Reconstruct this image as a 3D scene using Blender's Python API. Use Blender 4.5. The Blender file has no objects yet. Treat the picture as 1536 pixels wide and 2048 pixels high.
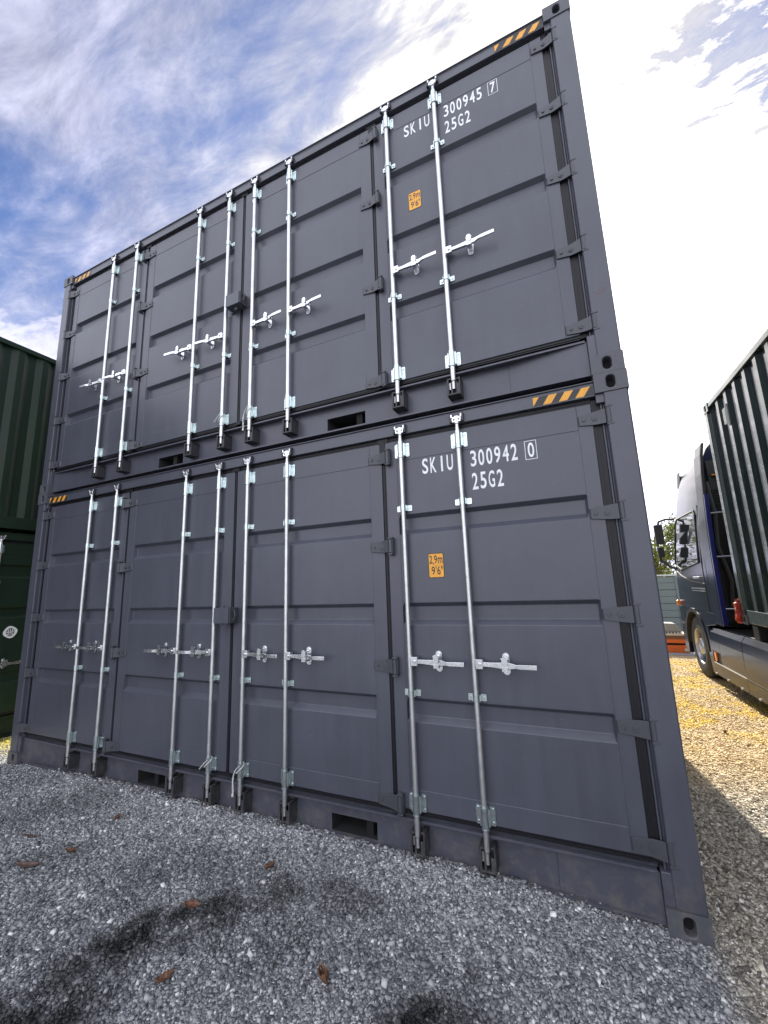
import bpy, bmesh, math, random
import numpy as np
from mathutils import Vector, Matrix, noise as mnoise
R = math.radians
random.seed(7); rng = np.random.default_rng(7)
scene = bpy.context.scene
col = scene.collection

# ------------------------------------------------------------------ camera
cd = bpy.data.cameras.new('camera'); cam = bpy.data.objects.new('camera', cd); col.objects.link(cam)
cd.sensor_fit = 'VERTICAL'; cd.sensor_height = 24.0; cd.lens = 821.703/2048*24.0
cd.clip_start = 0.05; cd.clip_end = 2000
RM = [[0.9079988741568956, 0.10685365966578265, 0.40511768653792335],
      [0.41747800376818933, -0.14914701015255313, -0.8963633670182433],
      [-0.03535761444919192, 0.9830246511550885, -0.18003436983498175]]
M4 = Matrix(RM).to_4x4(); M4.translation = Vector((5.65335, -2.62013, 1.68333))
cam.matrix_world = M4
scene.camera = cam
scene.render.resolution_x = 768; scene.render.resolution_y = 1024

# ------------------------------------------------------------------ light
SUN_EL = 40.0; SUN_AZ = -8.1          # azimuth from +y towards +x
az = R(SUN_AZ); el = R(SUN_EL)
sdir = Vector((math.sin(az)*math.cos(el), math.cos(az)*math.cos(el), math.sin(el)))
sl = bpy.data.lights.new('sun', 'SUN'); sl.energy = 5.0; sl.angle = R(0.5); sl.color = (1.0, 0.93, 0.80)
so = bpy.data.objects.new('sun', sl); col.objects.link(so)
so.rotation_euler = sdir.to_track_quat('Z', 'Y').to_euler(); so.location = (0, 0, 30)
scene.view_settings.view_transform = 'Standard'; scene.view_settings.look = 'None'
scene.view_settings.exposure = 0.9; scene.view_settings.gamma = 1.0

# ------------------------------------------------------------------ node helpers
def N(nt, typ, **kw):
    n = nt.nodes.new(typ)
    for k, v in kw.items():
        if k == 'inp':
            for kk, vv in v.items(): n.inputs[kk].default_value = vv
        else: setattr(n, k, v)
    return n
def LK(nt, a, b): nt.links.new(a, b)
def math_(nt, op, a, b=None, clamp=False):
    n = N(nt, 'ShaderNodeMath', operation=op, use_clamp=clamp)
    for i, s in enumerate((a, b)):
        if s is None: continue
        if isinstance(s, (int, float)): n.inputs[i].default_value = s
        else: LK(nt, s, n.inputs[i])
    return n.outputs[0]
def vdot(nt, v, c):
    n = N(nt, 'ShaderNodeVectorMath', operation='DOT_PRODUCT'); LK(nt, v, n.inputs[0]); n.inputs[1].default_value = c
    return n.outputs['Value']
def ramp(nt, fac, stops, interp='LINEAR'):
    n = N(nt, 'ShaderNodeValToRGB'); cr = n.color_ramp; cr.interpolation = interp
    while len(cr.elements) < len(stops): cr.elements.new(0.5)
    for e, (p, c) in zip(cr.elements, stops):
        e.position = p; e.color = c if len(c) == 4 else (*c, 1)
    LK(nt, fac, n.inputs[0]); return n.outputs[0]
def mixc(nt, fac, a, b, typ='MIX'):
    n = N(nt, 'ShaderNodeMix', data_type='RGBA', blend_type=typ)
    for i, s in ((0, fac), (6, a), (7, b)):
        if isinstance(s, (int, float)): n.inputs[i].default_value = s
        elif isinstance(s, tuple): n.inputs[i].default_value = s if len(s) == 4 else (*s, 1)
        else: LK(nt, s, n.inputs[i])
    return n.outputs[2]
def smooth(nt, v, a, b):
    n = N(nt, 'ShaderNodeMapRange', interpolation_type='SMOOTHSTEP')
    LK(nt, v, n.inputs[0]); n.inputs[1].default_value = a; n.inputs[2].default_value = b
    return n.outputs[0]
def noise_(nt, vec, scale, detail=4, rough=.55, dist=0.0):
    n = N(nt, 'ShaderNodeTexNoise'); n.inputs['Scale'].default_value = scale; n.inputs['Detail'].default_value = detail
    n.inputs['Roughness'].default_value = rough; n.inputs['Distortion'].default_value = dist
    LK(nt, vec, n.inputs['Vector']); return n.outputs['Fac']

# ------------------------------------------------------------------ world
w = bpy.data.worlds.new('World'); scene.world = w; w.use_nodes = True
nt = w.node_tree; nt.nodes.clear()
out = N(nt, 'ShaderNodeOutputWorld'); bg = N(nt, 'ShaderNodeBackground'); bg.inputs[1].default_value = 0.1
sky = N(nt, 'ShaderNodeTexSky', sky_type='NISHITA', sun_disc=False, sun_elevation=el, sun_rotation=az,
        air_density=1.0, dust_density=0.6, ozone_density=2.5)
tc = N(nt, 'ShaderNodeTexCoord'); D = tc.outputs['Generated']
sep = N(nt, 'ShaderNodeSeparateXYZ'); LK(nt, D, sep.inputs[0])
zc = math_(nt, 'ADD', math_(nt, 'MAXIMUM', sep.outputs[2], 0.0), 0.16)
px = math_(nt, 'DIVIDE', sep.outputs[0], zc); py = math_(nt, 'DIVIDE', sep.outputs[1], zc)
cmb = N(nt, 'ShaderNodeCombineXYZ'); LK(nt, px, cmb.inputs[0]); LK(nt, py, cmb.inputs[1])
mp = N(nt, 'ShaderNodeMapping'); mp.inputs['Rotation'].default_value = (0, 0, R(-28)); mp.inputs['Scale'].default_value = (1.0, 2.3, 1)
mp.inputs['Location'].default_value = (3.1, 1.7, 0)
LK(nt, cmb.outputs[0], mp.inputs[0])
n1 = noise_(nt, mp.outputs[0], 1.3, 10, .62, .2)
n2 = noise_(nt, mp.outputs[0], 4.6, 9, .66, .35)
cov = math_(nt, 'ADD', math_(nt, 'MULTIPLY', n1, .68), math_(nt, 'MULTIPLY', n2, .32))
wob = math_(nt, 'MULTIPLY', math_(nt, 'SUBTRACT', n2, .5), .34)
veil = smooth(nt, math_(nt, 'ADD', vdot(nt, D, (0.17, 0.88, 0.44)), wob), 0.76, 0.92)
veil2 = smooth(nt, vdot(nt, D, (0.30, 0.80, 0.30)), 0.86, 0.985)
low = smooth(nt, math_(nt, 'ADD', sep.outputs[2], wob), 0.50, 0.43)
gap = smooth(nt, vdot(nt, D, (-0.79, 0.28, 0.545)), 0.975, 0.998)
gap2 = smooth(nt, math_(nt, 'ADD', vdot(nt, D, (0.42, 0.52, 0.745)), wob), 0.968, 1.0)
cov = math_(nt, 'ADD', cov, math_(nt, 'MULTIPLY', veil, 0.30))
cov = math_(nt, 'ADD', cov, math_(nt, 'MULTIPLY', low, 0.25))
cov = math_(nt, 'SUBTRACT', cov, math_(nt, 'MULTIPLY', gap, 0.10))
cov = math_(nt, 'SUBTRACT', cov, math_(nt, 'MULTIPLY', gap2, 0.26))
back = smooth(nt, sep.outputs[1], 0.15, -0.5)
cov = math_(nt, 'ADD', cov, math_(nt, 'MULTIPLY', back, 0.2))
mask = smooth(nt, cov, 0.36, 0.62)
sd_ = vdot(nt, D, tuple(sdir)); sd_ = math_(nt, 'MAXIMUM', sd_, 0.0)
glow = math_(nt, 'MULTIPLY', math_(nt, 'POWER', sd_, 70.0), 14.0)
glow = math_(nt, 'ADD', glow, math_(nt, 'MULTIPLY', math_(nt, 'POWER', sd_, 16.0), 3.0))
glow = math_(nt, 'ADD', glow, math_(nt, 'MULTIPLY', veil, 5.0))
glow = math_(nt, 'ADD', glow, math_(nt, 'MULTIPLY', veil2, 6.0))
glow = math_(nt, 'MULTIPLY', glow, math_(nt, 'SUBTRACT', 1.0, math_(nt, 'MULTIPLY', gap2, .97)))
glow = math_(nt, 'ADD', glow, math_(nt, 'MULTIPLY', low, 2.2))
cb = math_(nt, 'ADD', glow, 3.9)
cb = math_(nt, 'ADD', cb, math_(nt, 'MULTIPLY', back, 6.0))
cb = math_(nt, 'MULTIPLY', cb, math_(nt, 'MAXIMUM', math_(nt, 'ADD', math_(nt, 'MULTIPLY', n2, 1.7), 0.22), 0.3))
warm = smooth(nt, sd_, 0.75, 1.0)
ccol = mixc(nt, warm, (0.86, 0.88, 1.14), (1.05, 1.0, 0.90))
ccol = mixc(nt, back, ccol, (.93, .96, 1.06))
cl = N(nt, 'ShaderNodeVectorMath', operation='SCALE'); LK(nt, ccol, cl.inputs[0]); LK(nt, cb, cl.inputs['Scale'])
skyb = mixc(nt, 1.0, sky.outputs[0], (0.66, 0.69, 0.86), 'MULTIPLY')
fin = mixc(nt, mask, skyb, cl.outputs[0])
LK(nt, fin, bg.inputs[0]); LK(nt, bg.outputs[0], out.inputs[0])

# ------------------------------------------------------------------ mesh helpers
class MB:
    def __init__(s): s.v = []; s.f = []
    def add(s, vs, fs):
        o = len(s.v); s.v += [tuple(p) for p in vs]; s.f += [tuple(i+o for i in f) for f in fs]; return s
    def box(s, x0, x1, y0, y1, z0, z1):
        return s.add([(x0,y0,z0),(x1,y0,z0),(x1,y1,z0),(x0,y1,z0),(x0,y0,z1),(x1,y0,z1),(x1,y1,z1),(x0,y1,z1)],
              [(0,3,2,1),(4,5,6,7),(0,1,5,4),(1,2,6,5),(2,3,7,6),(3,0,4,7)])
    def prism(s, poly, axis, a, b):
        # poly of 2D points; axis 'x': (y,z), 'y': (x,z), 'z': (x,y)
        def P(p, t): return {'x': (t, p[0], p[1]), 'y': (p[0], t, p[1]), 'z': (p[0], p[1], t)}[axis]
        n = len(poly)
        vs = [P(p, a) for p in poly] + [P(p, b) for p in poly]
        fs = [(i, (i+1) % n, (i+1) % n+n, i+n) for i in range(n)] + [tuple(range(n)), tuple(range(2*n-1, n-1, -1))]
        return s.add(vs, fs)
    def cyl(s, p0, p1, r0, n=14, r1=None, caps=True):
        if r1 is None: r1 = r0
        p0 = Vector(p0); p1 = Vector(p1); d = (p1-p0).normalized()
        u = d.orthogonal().normalized(); v = d.cross(u); vs = []
        for p, r in ((p0, r0), (p1, r1)):
            for i in range(n):
                a = 2*math.pi*i/n; vs.append(p+u*(r*math.cos(a))+v*(r*math.sin(a)))
        fs = [(i, (i+1) % n, (i+1) % n+n, i+n) for i in range(n)]
        if caps: fs += [tuple(range(n-1, -1, -1)), tuple(range(n, 2*n))]
        return s.add(vs, fs)
    def tube(s, pts, r, n=8):
        pts = [Vector(p) for p in pts]; vs = []; prev = None
        for k, p in enumerate(pts):
            d = (pts[min(k+1, len(pts)-1)]-pts[max(k-1, 0)]).normalized()
            u = d.orthogonal().normalized() if prev is None else (prev-d*prev.dot(d)).normalized()
            prev = u; v = d.cross(u); rr = r[k] if isinstance(r, (list, tuple)) else r
            for i in range(n):
                a = 2*math.pi*i/n; vs.append(p+u*(rr*math.cos(a))+v*(rr*math.sin(a)))
        fs = []
        for k in range(len(pts)-1):
            fs += [(k*n+i, k*n+(i+1) % n, (k+1)*n+(i+1) % n, (k+1)*n+i) for i in range(n)]
        fs += [tuple(range(n-1, -1, -1)), tuple(range((len(pts)-1)*n, len(pts)*n))]
        return s.add(vs, fs)
    def lathe(s, prof, c, ax, n=32):
        # prof: (radius, along) ; c centre, ax unit axis
        ax = Vector(ax).normalized(); c = Vector(c); u = ax.orthogonal().normalized(); v = ax.cross(u); vs = []
        for r, t in prof:
            for i in range(n):
                a = 2*math.pi*i/n; vs.append(c+ax*t+u*(r*math.cos(a))+v*(r*math.sin(a)))
        fs = []
        for k in range(len(prof)-1):
            fs += [(k*n+i, k*n+(i+1) % n, (k+1)*n+(i+1) % n, (k+1)*n+i) for i in range(n)]
        return s.add(vs, fs)
    def loft(s, secs, close=True, caps=True):
        n = len(secs[0]); vs = [p for q in secs for p in q]; fs = []
        m = n if close else n-1
        for k in range(len(secs)-1):
            fs += [(k*n+i, k*n+(i+1) % n, (k+1)*n+(i+1) % n, (k+1)*n+i) for i in range(m)]
        if caps: fs += [tuple(range(n-1, -1, -1)), tuple(range((len(secs)-1)*n, len(secs)*n))]
        return s.add(vs, fs)
    def stadium(s, cx, cz, w, h, y0, y1, n=8):
        # rounded-end plate in the xz plane
        r = w/2; pts = []
        for i in range(n+1):
            a = math.pi*i/n; pts.append((cx+r*math.cos(a), cz+h/2-r+r*math.sin(a)))
        for i in range(n+1):
            a = math.pi+math.pi*i/n; pts.append((cx+r*math.cos(a), cz-h/2+r+r*math.sin(a)))
        return s.prism(pts, 'y', y0, y1)
    def rplate(s, x0, x1, z0, z1, y0, y1, r=.006, n=3):
        pts = []
        for cx, cz, a0 in ((x1-r, z1-r, 0), (x0+r, z1-r, 90), (x0+r, z0+r, 180), (x1-r, z0+r, 270)):
            for i in range(n+1):
                a = R(a0+90*i/n); pts.append((cx+r*math.cos(a), cz+r*math.sin(a)))
        return s.prism(pts, 'y', y0, y1)
    def holed(s, o, u, v, wd, ht, hw, hh, depth, n=32, out=(0,-1,0)):
        # rectangle with a stadium hole sunk inwards by depth
        o = Vector(o); u = Vector(u); v = Vector(v); nrm = Vector(out); c = o+u*(wd/2)+v*(ht/2)
        ou, inn = [], []
        for i in range(n):
            a = 2*math.pi*(i+.5)/n; ca, sa = math.cos(a), math.sin(a)
            t = min((wd/2)/max(abs(ca), 1e-6), (ht/2)/max(abs(sa), 1e-6)); ou.append(c+u*(ca*t)+v*(sa*t))
            # stadium with long axis v
            r = hw/2; st = hh/2-r; y = max(-st, min(st, sa*hh/2)); inn.append(c+u*(ca*r)+v*(st*(1 if sa > 0 else -1)+sa*r))
        co = [o, o+u*wd, o+u*wd+v*ht, o+v*ht]
        back = [p-nrm*depth for p in inn]
        vs = ou+inn+back
        fs = [(i, (i+1) % n, n+(i+1) % n, n+i) for i in range(n)] + [(n+i, n+(i+1) % n, 2*n+(i+1) % n, 2*n+i) for i in range(n)] + [tuple(range(2*n, 3*n))]
        # corner fill triangles
        base = len(vs); vs += co
        ang = [math.atan2(-ht, -wd), math.atan2(-ht, wd), math.atan2(ht, wd), math.atan2(ht, -wd)]
        for k, a in enumerate(ang):
            a = a % (2*math.pi); i = int(a/(2*math.pi)*n-.5) % n
            fs.append((base+k, i, (i+1) % n))
        return s.add(vs, fs)
    def mesh(s, name, mats, smooth=None, recalc=True, merge=0):
        me = bpy.data.meshes.new(name); me.from_pydata(s.v, [], s.f)
        if recalc or merge:
            bm = bmesh.new(); bm.from_mesh(me)
            if merge: bmesh.ops.remove_doubles(bm, verts=bm.verts, dist=merge)
            bmesh.ops.recalc_face_normals(bm, faces=bm.faces); bm.to_mesh(me); bm.free()
        for m in (mats if isinstance(mats, (list, tuple)) else [mats]): me.materials.append(m)
        if smooth is not None:
            me.polygons.foreach_set('use_smooth', [True]*len(me.polygons))
            me.set_sharp_from_angle(angle=R(smooth))
        return me
def put(name, me, parent=None, loc=(0,0,0), bevel=0, rot=None):
    o = bpy.data.objects.new(name, me); col.objects.link(o); o.parent = parent; o.location = loc
    if rot: o.rotation_euler = rot
    if bevel:
        b = o.modifiers.new('bevel', 'BEVEL'); b.width = bevel; b.segments = 2; b.limit_method = 'ANGLE'; b.angle_limit = R(35)
        b.harden_normals = False
    return o
def thing(name, label, cat, loc=(0,0,0), rz=0, group=None):
    o = bpy.data.objects.new(name, None); col.objects.link(o); o.location = loc; o.rotation_euler = (0, 0, rz)
    o.empty_display_size = .2
    o['label'] = label; o['category'] = cat
    if group: o['group'] = group
    return o
def tag(o, label, cat, group=None):
    o['label'] = label; o['category'] = cat
    if group: o['group'] = group
    return o
_cache = {}
def cached(key, fn):
    if key not in _cache: _cache[key] = fn()
    return _cache[key]

# ------------------------------------------------------------------ materials
def newmat(name):
    m = bpy.data.materials.new(name); m.use_nodes = True; nt = m.node_tree; b = nt.nodes['Principled BSDF']; return m, nt, b
def wpos(nt): return N(nt, 'ShaderNodeNewGeometry').outputs['Position']
def bump(nt, b, h, strength, dist):
    n = N(nt, 'ShaderNodeBump'); n.inputs['Strength'].default_value = strength; n.inputs['Distance'].default_value = dist
    LK(nt, h, n.inputs['Height']); LK(nt, n.outputs[0], b.inputs['Normal'])
def paint(name, c, rough=.5, coat=0, var=.12, rust=0.0, spec=.5, bdist=.0006, dirt=0.35, wave=0):
    m, nt, b = newmat(name); P = wpos(nt)
    b.inputs['Specular IOR Level'].default_value = spec
    big = noise_(nt, P, 1.7, 5, .6); fine = noise_(nt, P, 260, 2, .5)
    mpn = N(nt, 'ShaderNodeMapping'); mpn.inputs['Scale'].default_value = (9, 9, .8); LK(nt, P, mpn.inputs[0])
    streak = noise_(nt, mpn.outputs[0], 1.6, 5, .65)
    f = math_(nt, 'ADD', math_(nt, 'MULTIPLY', big, .6), math_(nt, 'MULTIPLY', streak, .4))
    lo = tuple(x*(1-var) for x in c); hi = tuple(x*(1+var) for x in c)
    cc = ramp(nt, f, [(.3, lo), (.7, hi)])
    if dirt:
        sp = noise_(nt, P, 34, 6, .7); dm = math_(nt, 'MULTIPLY', smooth(nt, sp, .62, .74), smooth(nt, big, .48, .62))
        cc = mixc(nt, math_(nt, 'MULTIPLY', dm, dirt), cc, (.16, .14, .125))
        sx = N(nt, 'ShaderNodeSeparateXYZ'); LK(nt, P, sx.inputs[0])
        splash = math_(nt, 'MULTIPLY', smooth(nt, sx.outputs[2], .42, .0), smooth(nt, noise_(nt, P, 12, 6, .7), .42, .7))
        cc = mixc(nt, math_(nt, 'MULTIPLY', splash, dirt*1.3), cc, (.17, .15, .13))
        mps = N(nt, 'ShaderNodeMapping'); mps.inputs['Scale'].default_value = (5, 5, 60); mps.inputs['Rotation'].default_value = (.2, .3, .1); LK(nt, P, mps.inputs[0])
        scr = math_(nt, 'MULTIPLY', smooth(nt, noise_(nt, mps.outputs[0], 3.0, 3, .5), .69, .73), smooth(nt, noise_(nt, P, 2.3, 3, .5), .52, .62))
        cc = mixc(nt, math_(nt, 'MULTIPLY', scr, dirt*.8), cc, (.24, .24, .25))
    if rust:
        rn = noise_(nt, P, 22, 7, .72); rm = math_(nt, 'MULTIPLY', smooth(nt, rn, .60, .68), rust)
        cc = mixc(nt, rm, cc, (.16, .055, .025))
    LK(nt, cc, b.inputs['Base Color'])
    rr = N(nt, 'ShaderNodeMapRange'); LK(nt, streak, rr.inputs[0]); rr.inputs[3].default_value = rough-.08; rr.inputs[4].default_value = rough+.1
    LK(nt, rr.outputs[0], b.inputs['Roughness'])
    b.inputs['Coat Weight'].default_value = coat; b.inputs['Coat Roughness'].default_value = .06
    hh = math_(nt, 'ADD', math_(nt, 'MULTIPLY', fine, .5), math_(nt, 'MULTIPLY', noise_(nt, P, 6, 3, .5), 3.0 if not wave else wave))
    bump(nt, b, hh, .6, bdist)
    return m
def metal(name, c, rough, tint=None, ts=18):
    m, nt, b = newmat(name); P = wpos(nt)
    n = noise_(nt, P, ts, 5, .6)
    cc = ramp(nt, n, [(.3, tuple(x*.82 for x in c)), (.5, c), (.7, tint or tuple(min(1, x*1.1) for x in c))])
    LK(nt, cc, b.inputs['Base Color']); b.inputs['Metallic'].default_value = 1
    rr = N(nt, 'ShaderNodeMapRange'); LK(nt, noise_(nt, P, 60, 4, .6), rr.inputs[0]); rr.inputs[3].default_value = rough-.1; rr.inputs[4].default_value = rough+.12
    LK(nt, rr.outputs[0], b.inputs['Roughness']); bump(nt, b, noise_(nt, P, 60, 2, .5), .3, .0002)
    return m
def plain(name, c, rough=.6, spec=.5, metallic=0, emit=None, nb=0):
    m, nt, b = newmat(name); P = wpos(nt)
    cc = ramp(nt, noise_(nt, P, 25, 4, .6), [(.3, tuple(x*.88 for x in c)), (.7, tuple(min(1, x*1.08) for x in c))])
    LK(nt, cc, b.inputs['Base Color']); b.inputs['Roughness'].default_value = rough
    b.inputs['Specular IOR Level'].default_value = spec; b.inputs['Metallic'].default_value = metallic
    if nb: bump(nt, b, noise_(nt, P, 90, 4, .6), .6, nb)
    return m
GREY = (.064, .068, .088)
M_GREY = paint('grey_paint', GREY, .36, spec=.5, dirt=.35, var=.16)
M_GREYC = paint('grey_casting_paint', (.074, .078, .092), .55, rust=.6, dirt=.4, bdist=.0012)
M_HINGE = paint('grey_hinge_paint', (.052, .055, .066), .42, dirt=.2)
M_DARK = paint('dark_bracket_paint', (.035, .036, .040), .5, dirt=.3)
M_GREEN = paint('dark_green_paint', (.009, .023, .013), .5, spec=.3, dirt=.05, var=.2)
M_GREENT = paint('weathered_green_paint', (.032, .052, .046), .26, coat=.8, dirt=.3, var=.2)
M_RUB = plain('black_rubber', (.010, .010, .013), .45, spec=.3)
M_GALV = metal('galvanised_steel', (.64, .65, .65), .44, ts=7)
M_ZINC = metal('zinc_plated_steel', (.60, .67, .66), .34, tint=(.68, .76, .80), ts=40)
M_CAST = metal('bright_cast_steel', (.74, .76, .78), .27, ts=9)
M_WHITE = plain('white_lettering', (.74, .75, .78), .5)
M_YEL = plain('amber_sticker', (.72, .33, .03), .45)
M_BLK = plain('black_print', (.02, .02, .022), .5)
M_VOID = plain('black_void', (.006, .006, .007), .9)
M_ROPE = plain('white_cord', (.6, .6, .58), .7)

# ------------------------------------------------------------------ lettering
def glyph_mesh(ch):
    def mk():
        cu = bpy.data.curves.new('t', 'FONT'); cu.body = ch; cu.size = 1; cu.resolution_u = 6; cu.offset = 0.014
        o = bpy.data.objects.new('t', cu); col.objects.link(o)
        dg = bpy.context.evaluated_depsgraph_get(); me = bpy.data.meshes.new_from_object(o.evaluated_get(dg))
        vs = [tuple(v.co) for v in me.vertices]; fs = [tuple(p.vertices) for p in me.polygons]
        bpy.data.objects.remove(o); bpy.data.curves.remove(cu); bpy.data.meshes.remove(me)
        return vs, fs
    return cached(('glyph', ch), mk)
def put_glyph(mb, ch, x0, x1, z0, z1, y):
    vs, fs = glyph_mesh(ch)
    ax, bx = min(v[0] for v in vs), max(v[0] for v in vs); ay, by = min(v[1] for v in vs), max(v[1] for v in vs)
    sx = (x1-x0)/(bx-ax); sy = (z1-z0)/(by-ay)
    mb.add([(x0+(v[0]-ax)*sx, y, z0+(v[1]-ay)*sy) for v in vs], fs)
def row(mb, text, x0, x1, z0, z1, y, fill=.70):
    n = len(text); pitch = (x1-x0)/(n-1+fill)
    for i, ch in enumerate(text):
        a = x0+i*pitch; wd = pitch*fill
        if ch == 'I': put_glyph(mb, ch, a+wd*.40, a+wd*.40+.0135, z0, z1, y)
        else: put_glyph(mb, ch, a, a+wd, z0, z1, y)

# ------------------------------------------------------------------ shared container pieces
def casting_mesh(mat):
    W_, D_, H_ = .178, .162, .118
    m = MB()
    m.holed((0, 0, 0), (1,0,0), (0,0,1), W_, H_, .048, .079, .05)                       # front
    m.holed((W_, 0, 0), (0,1,0), (0,0,1), D_, H_, .048, .079, .05, out=(1,0,0))         # right end
    m.holed((0, 0, 0), (0,1,0), (0,0,1), D_, H_, .048, .079, .05, out=(-1,0,0))         # left end
    m.add([(0,0,0),(W_,0,0),(W_,D_,0),(0,D_,0),(0,0,H_),(W_,0,H_),(W_,D_,H_),(0,D_,H_)], [(0,3,2,1),(4,5,6,7),(2,3,7,6)])
    me = m.mesh('corner_casting', [mat, M_VOID], merge=.0004)
    for p in me.polygons:
        if len(p.vertices) == 32: p.material_index = 1
    return me
def castings(root, L, Wd, H, mat):
    me = cached(('cast', mat.name), lambda: casting_mesh(mat))
    for z in (0, H-.118):
        for x in (0, L-.178):
            put('corner_casting', me, root, (x, 0, z), bevel=.007)
            put('corner_casting', me, root, (x+.178, Wd, z), bevel=.007, rot=(0, 0, math.pi))
def corr_mesh(Ln, z0, z1, mat, pitch=.278, flat=.072, slope=.068, depth=.036, key=None, margin=.06):
    # runs along +x, outer face towards -y at y=0
    def mk():
        pts = [(0, 0)]; x = margin; usable = Ln-2*margin
        n = max(1, int(usable//pitch)); pt = usable/n; k = pt/pitch
        for i in range(n):
            a = margin+i*pt
            pts += [(a, 0), (a+slope*k, depth), (a+(slope+flat)*k, depth), (a+(2*slope+flat)*k, 0)]
        pts.append((Ln, 0))
        m = MB(); vs = []; fs = []
        for p in pts: vs += [(p[0], p[1], z0), (p[0], p[1], z1)]
        for i in range(len(pts)-1): fs.append((2*i, 2*i+2, 2*i+3, 2*i+1))
        m.add(vs, fs); me = m.mesh('corrugated_wall', mat, recalc=False)
        return me
    return cached(('corr', Ln, z0, z1, mat.name, depth), mk)
def walls(root, L, Wd, H, mat, which='FBLR', zlo=.16, zhi=.06, inset=.03):
    if 'F' in which: put('side_wall', corr_mesh(L-.2, zlo, H-zhi, mat), root, (.1, inset, 0))
    if 'B' in which: put('side_wall', corr_mesh(L-.2, zlo, H-zhi, mat), root, (L-.1, Wd-inset, 0), rot=(0,0,math.pi))
    if 'R' in which: put('end_wall', corr_mesh(Wd-.2, zlo, H-zhi, mat), root, (L-inset, .1, 0), rot=(0,0,math.pi/2))
    if 'L' in which: put('end_wall', corr_mesh(Wd-.2, zlo, H-zhi, mat), root, (inset, Wd-.1, 0), rot=(0,0,-math.pi/2))
    r = MB(); n = 20; pts = []
    for i in range(n):
        a = .1+(L-.2)*i/n; b = (L-.2)/n
        pts += [(a, H-.03), (a+b*.3, H-.03), (a+b*.5, H-.012), (a+b*.8, H-.012)]
    pts.append((L-.1, H-.03)); vs = []; fs = []
    for p in pts: vs += [(p[0], .06, p[1]), (p[0], Wd-.06, p[1])]
    for i in range(len(pts)-1): fs.append((2*i, 2*i+2, 2*i+3, 2*i+1))
    r.add(vs, fs); put('roof', r.mesh('roof', mat, recalc=False), root)
def posts_rails(root, L, Wd, H, mat, doorfront=False, frontrails=True):
    # plain posts and rails; the door front gets its own
    zp0, zp1 = .118, H-.118
    m = MB().prism([(0, 0), (.10, 0), (.10, .03), (.03, .03), (.03, .10), (0, .10)], 'z', zp0+.0005, zp1-.0005); pm = m.mesh('corner_post', mat)
    for (x, y, rz) in ((L-.006, .006, math.pi/2), (L-.006, Wd-.006, math.pi), (.006, Wd-.006, -math.pi/2), (.006, .006, 0)):
        if doorfront and y < 1: continue
        put('corner_post', pm, root, (x, y, 0), rot=(0, 0, rz), bevel=.006)
    def rail(x0, x1, y0, y1, z0, z1, nm): put(nm, MB().box(x0, x1, y0, y1, z0, z1).mesh(nm, mat), root, bevel=.005)
    if frontrails and not doorfront:
        rail(.1785, L-.1785, .008, .068, H-.075, H-.008, 'top_rail'); rail(.1785, L-.1785, .010, .055, .02, .175, 'bottom_rail')
    rail(.1785, L-.1785, Wd-.068, Wd-.008, H-.075, H-.008, 'top_rail'); rail(.1785, L-.1785, Wd-.055, Wd-.010, .02, .175, 'bottom_rail')
    for x0 in (.008, L-.068):
        rail(x0, x0+.06, .1625, Wd-.1625, H-.1, H-.008, 'end_rail'); rail(x0, x0+.06, .1625, Wd-.1625, .02, .165, 'end_rail')
    fl = MB().box(.07, L-.07, .15, Wd-.07, .175, .20)
    x = .35
    while x < L-.3: fl.box(x, x+.05, .13, Wd-.13, .03, .1745); x += .35
    put('floor', fl.mesh('floor', M_VOID if doorfront else mat), root)

def container_plain(name, label, loc, rz, L, H, mat, group=None, which='FBLR'):
    root = thing(name, label, 'container', loc, rz, group); Wd = 2.438
    castings(root, L, Wd, H, mat); posts_rails(root, L, Wd, H, mat); walls(root, L, Wd, H, mat, which)
    return root

# ------------------------------------------------------------------ side-opening container
BARS = [1.020, 1.440, 2.447, 2.862, 3.192, 3.608, 4.612, 5.033]
YD = .045      # door face depth
YB = .012      # locking bar axis
DOORS = [(.208, 1.5835, .29, 1.493, (0, 1)), (1.6145, 3.012, 1.715, 2.91, (2, 3)),
         (3.046, 4.4435, 3.148, 4.343, (4, 5)), (4.4745, 5.850, 4.565, 5.769, (6, 7))]
def door_mesh(d, H, mat, grooves):
    x0, x1, g0, g1, _ = DOORS[d]; z0, z1 = .305, H-.161; pz0, pz1 = .425, H-.316
    m = MB(); y = YD
    # frame (four members around the panel)
    m.box(x0, g0, y, y+.05, z0, z1); m.box(g1, x1, y, y+.05, z0, z1)
    m.box(g0, g1, y+.0004, y+.05, z0, pz0); m.box(g0, g1, y+.0004, y+.05, pz1, z1)
    # corrugated panel, 3 mm behind the frame face
    yp = y+.003; e = .012; dp = .036
    prof = [(pz0, yp, 0)]
    for (gt, gb) in sorted(grooves, key=lambda t: t[1]):
        prof += [(gb, yp, 0), (gb+.034, yp+dp, 1), (gt-.024, yp+dp, 1), (gt, yp, 0)]
    prof.append((pz1, yp, 0))
    vs = []; fs = []; xs = [g0, g0+e, g1-e, g1]
    for z, yy, deep in prof:
        vs += [(g0+.0002, yp, z), (g0+e, yy, z), (g1-e, yy, z), (g1-.0002, yp, z)]
    for k in range(len(prof)-1):
        for i in range(3): fs.append((4*k+i, 4*k+i+1, 4*(k+1)+i+1, 4*(k+1)+i))
    m.add(vs, fs)
    me = m.mesh('door', mat, recalc=False)
    # consistent normals on boxes already; the sheet faces -y
    return me
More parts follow.
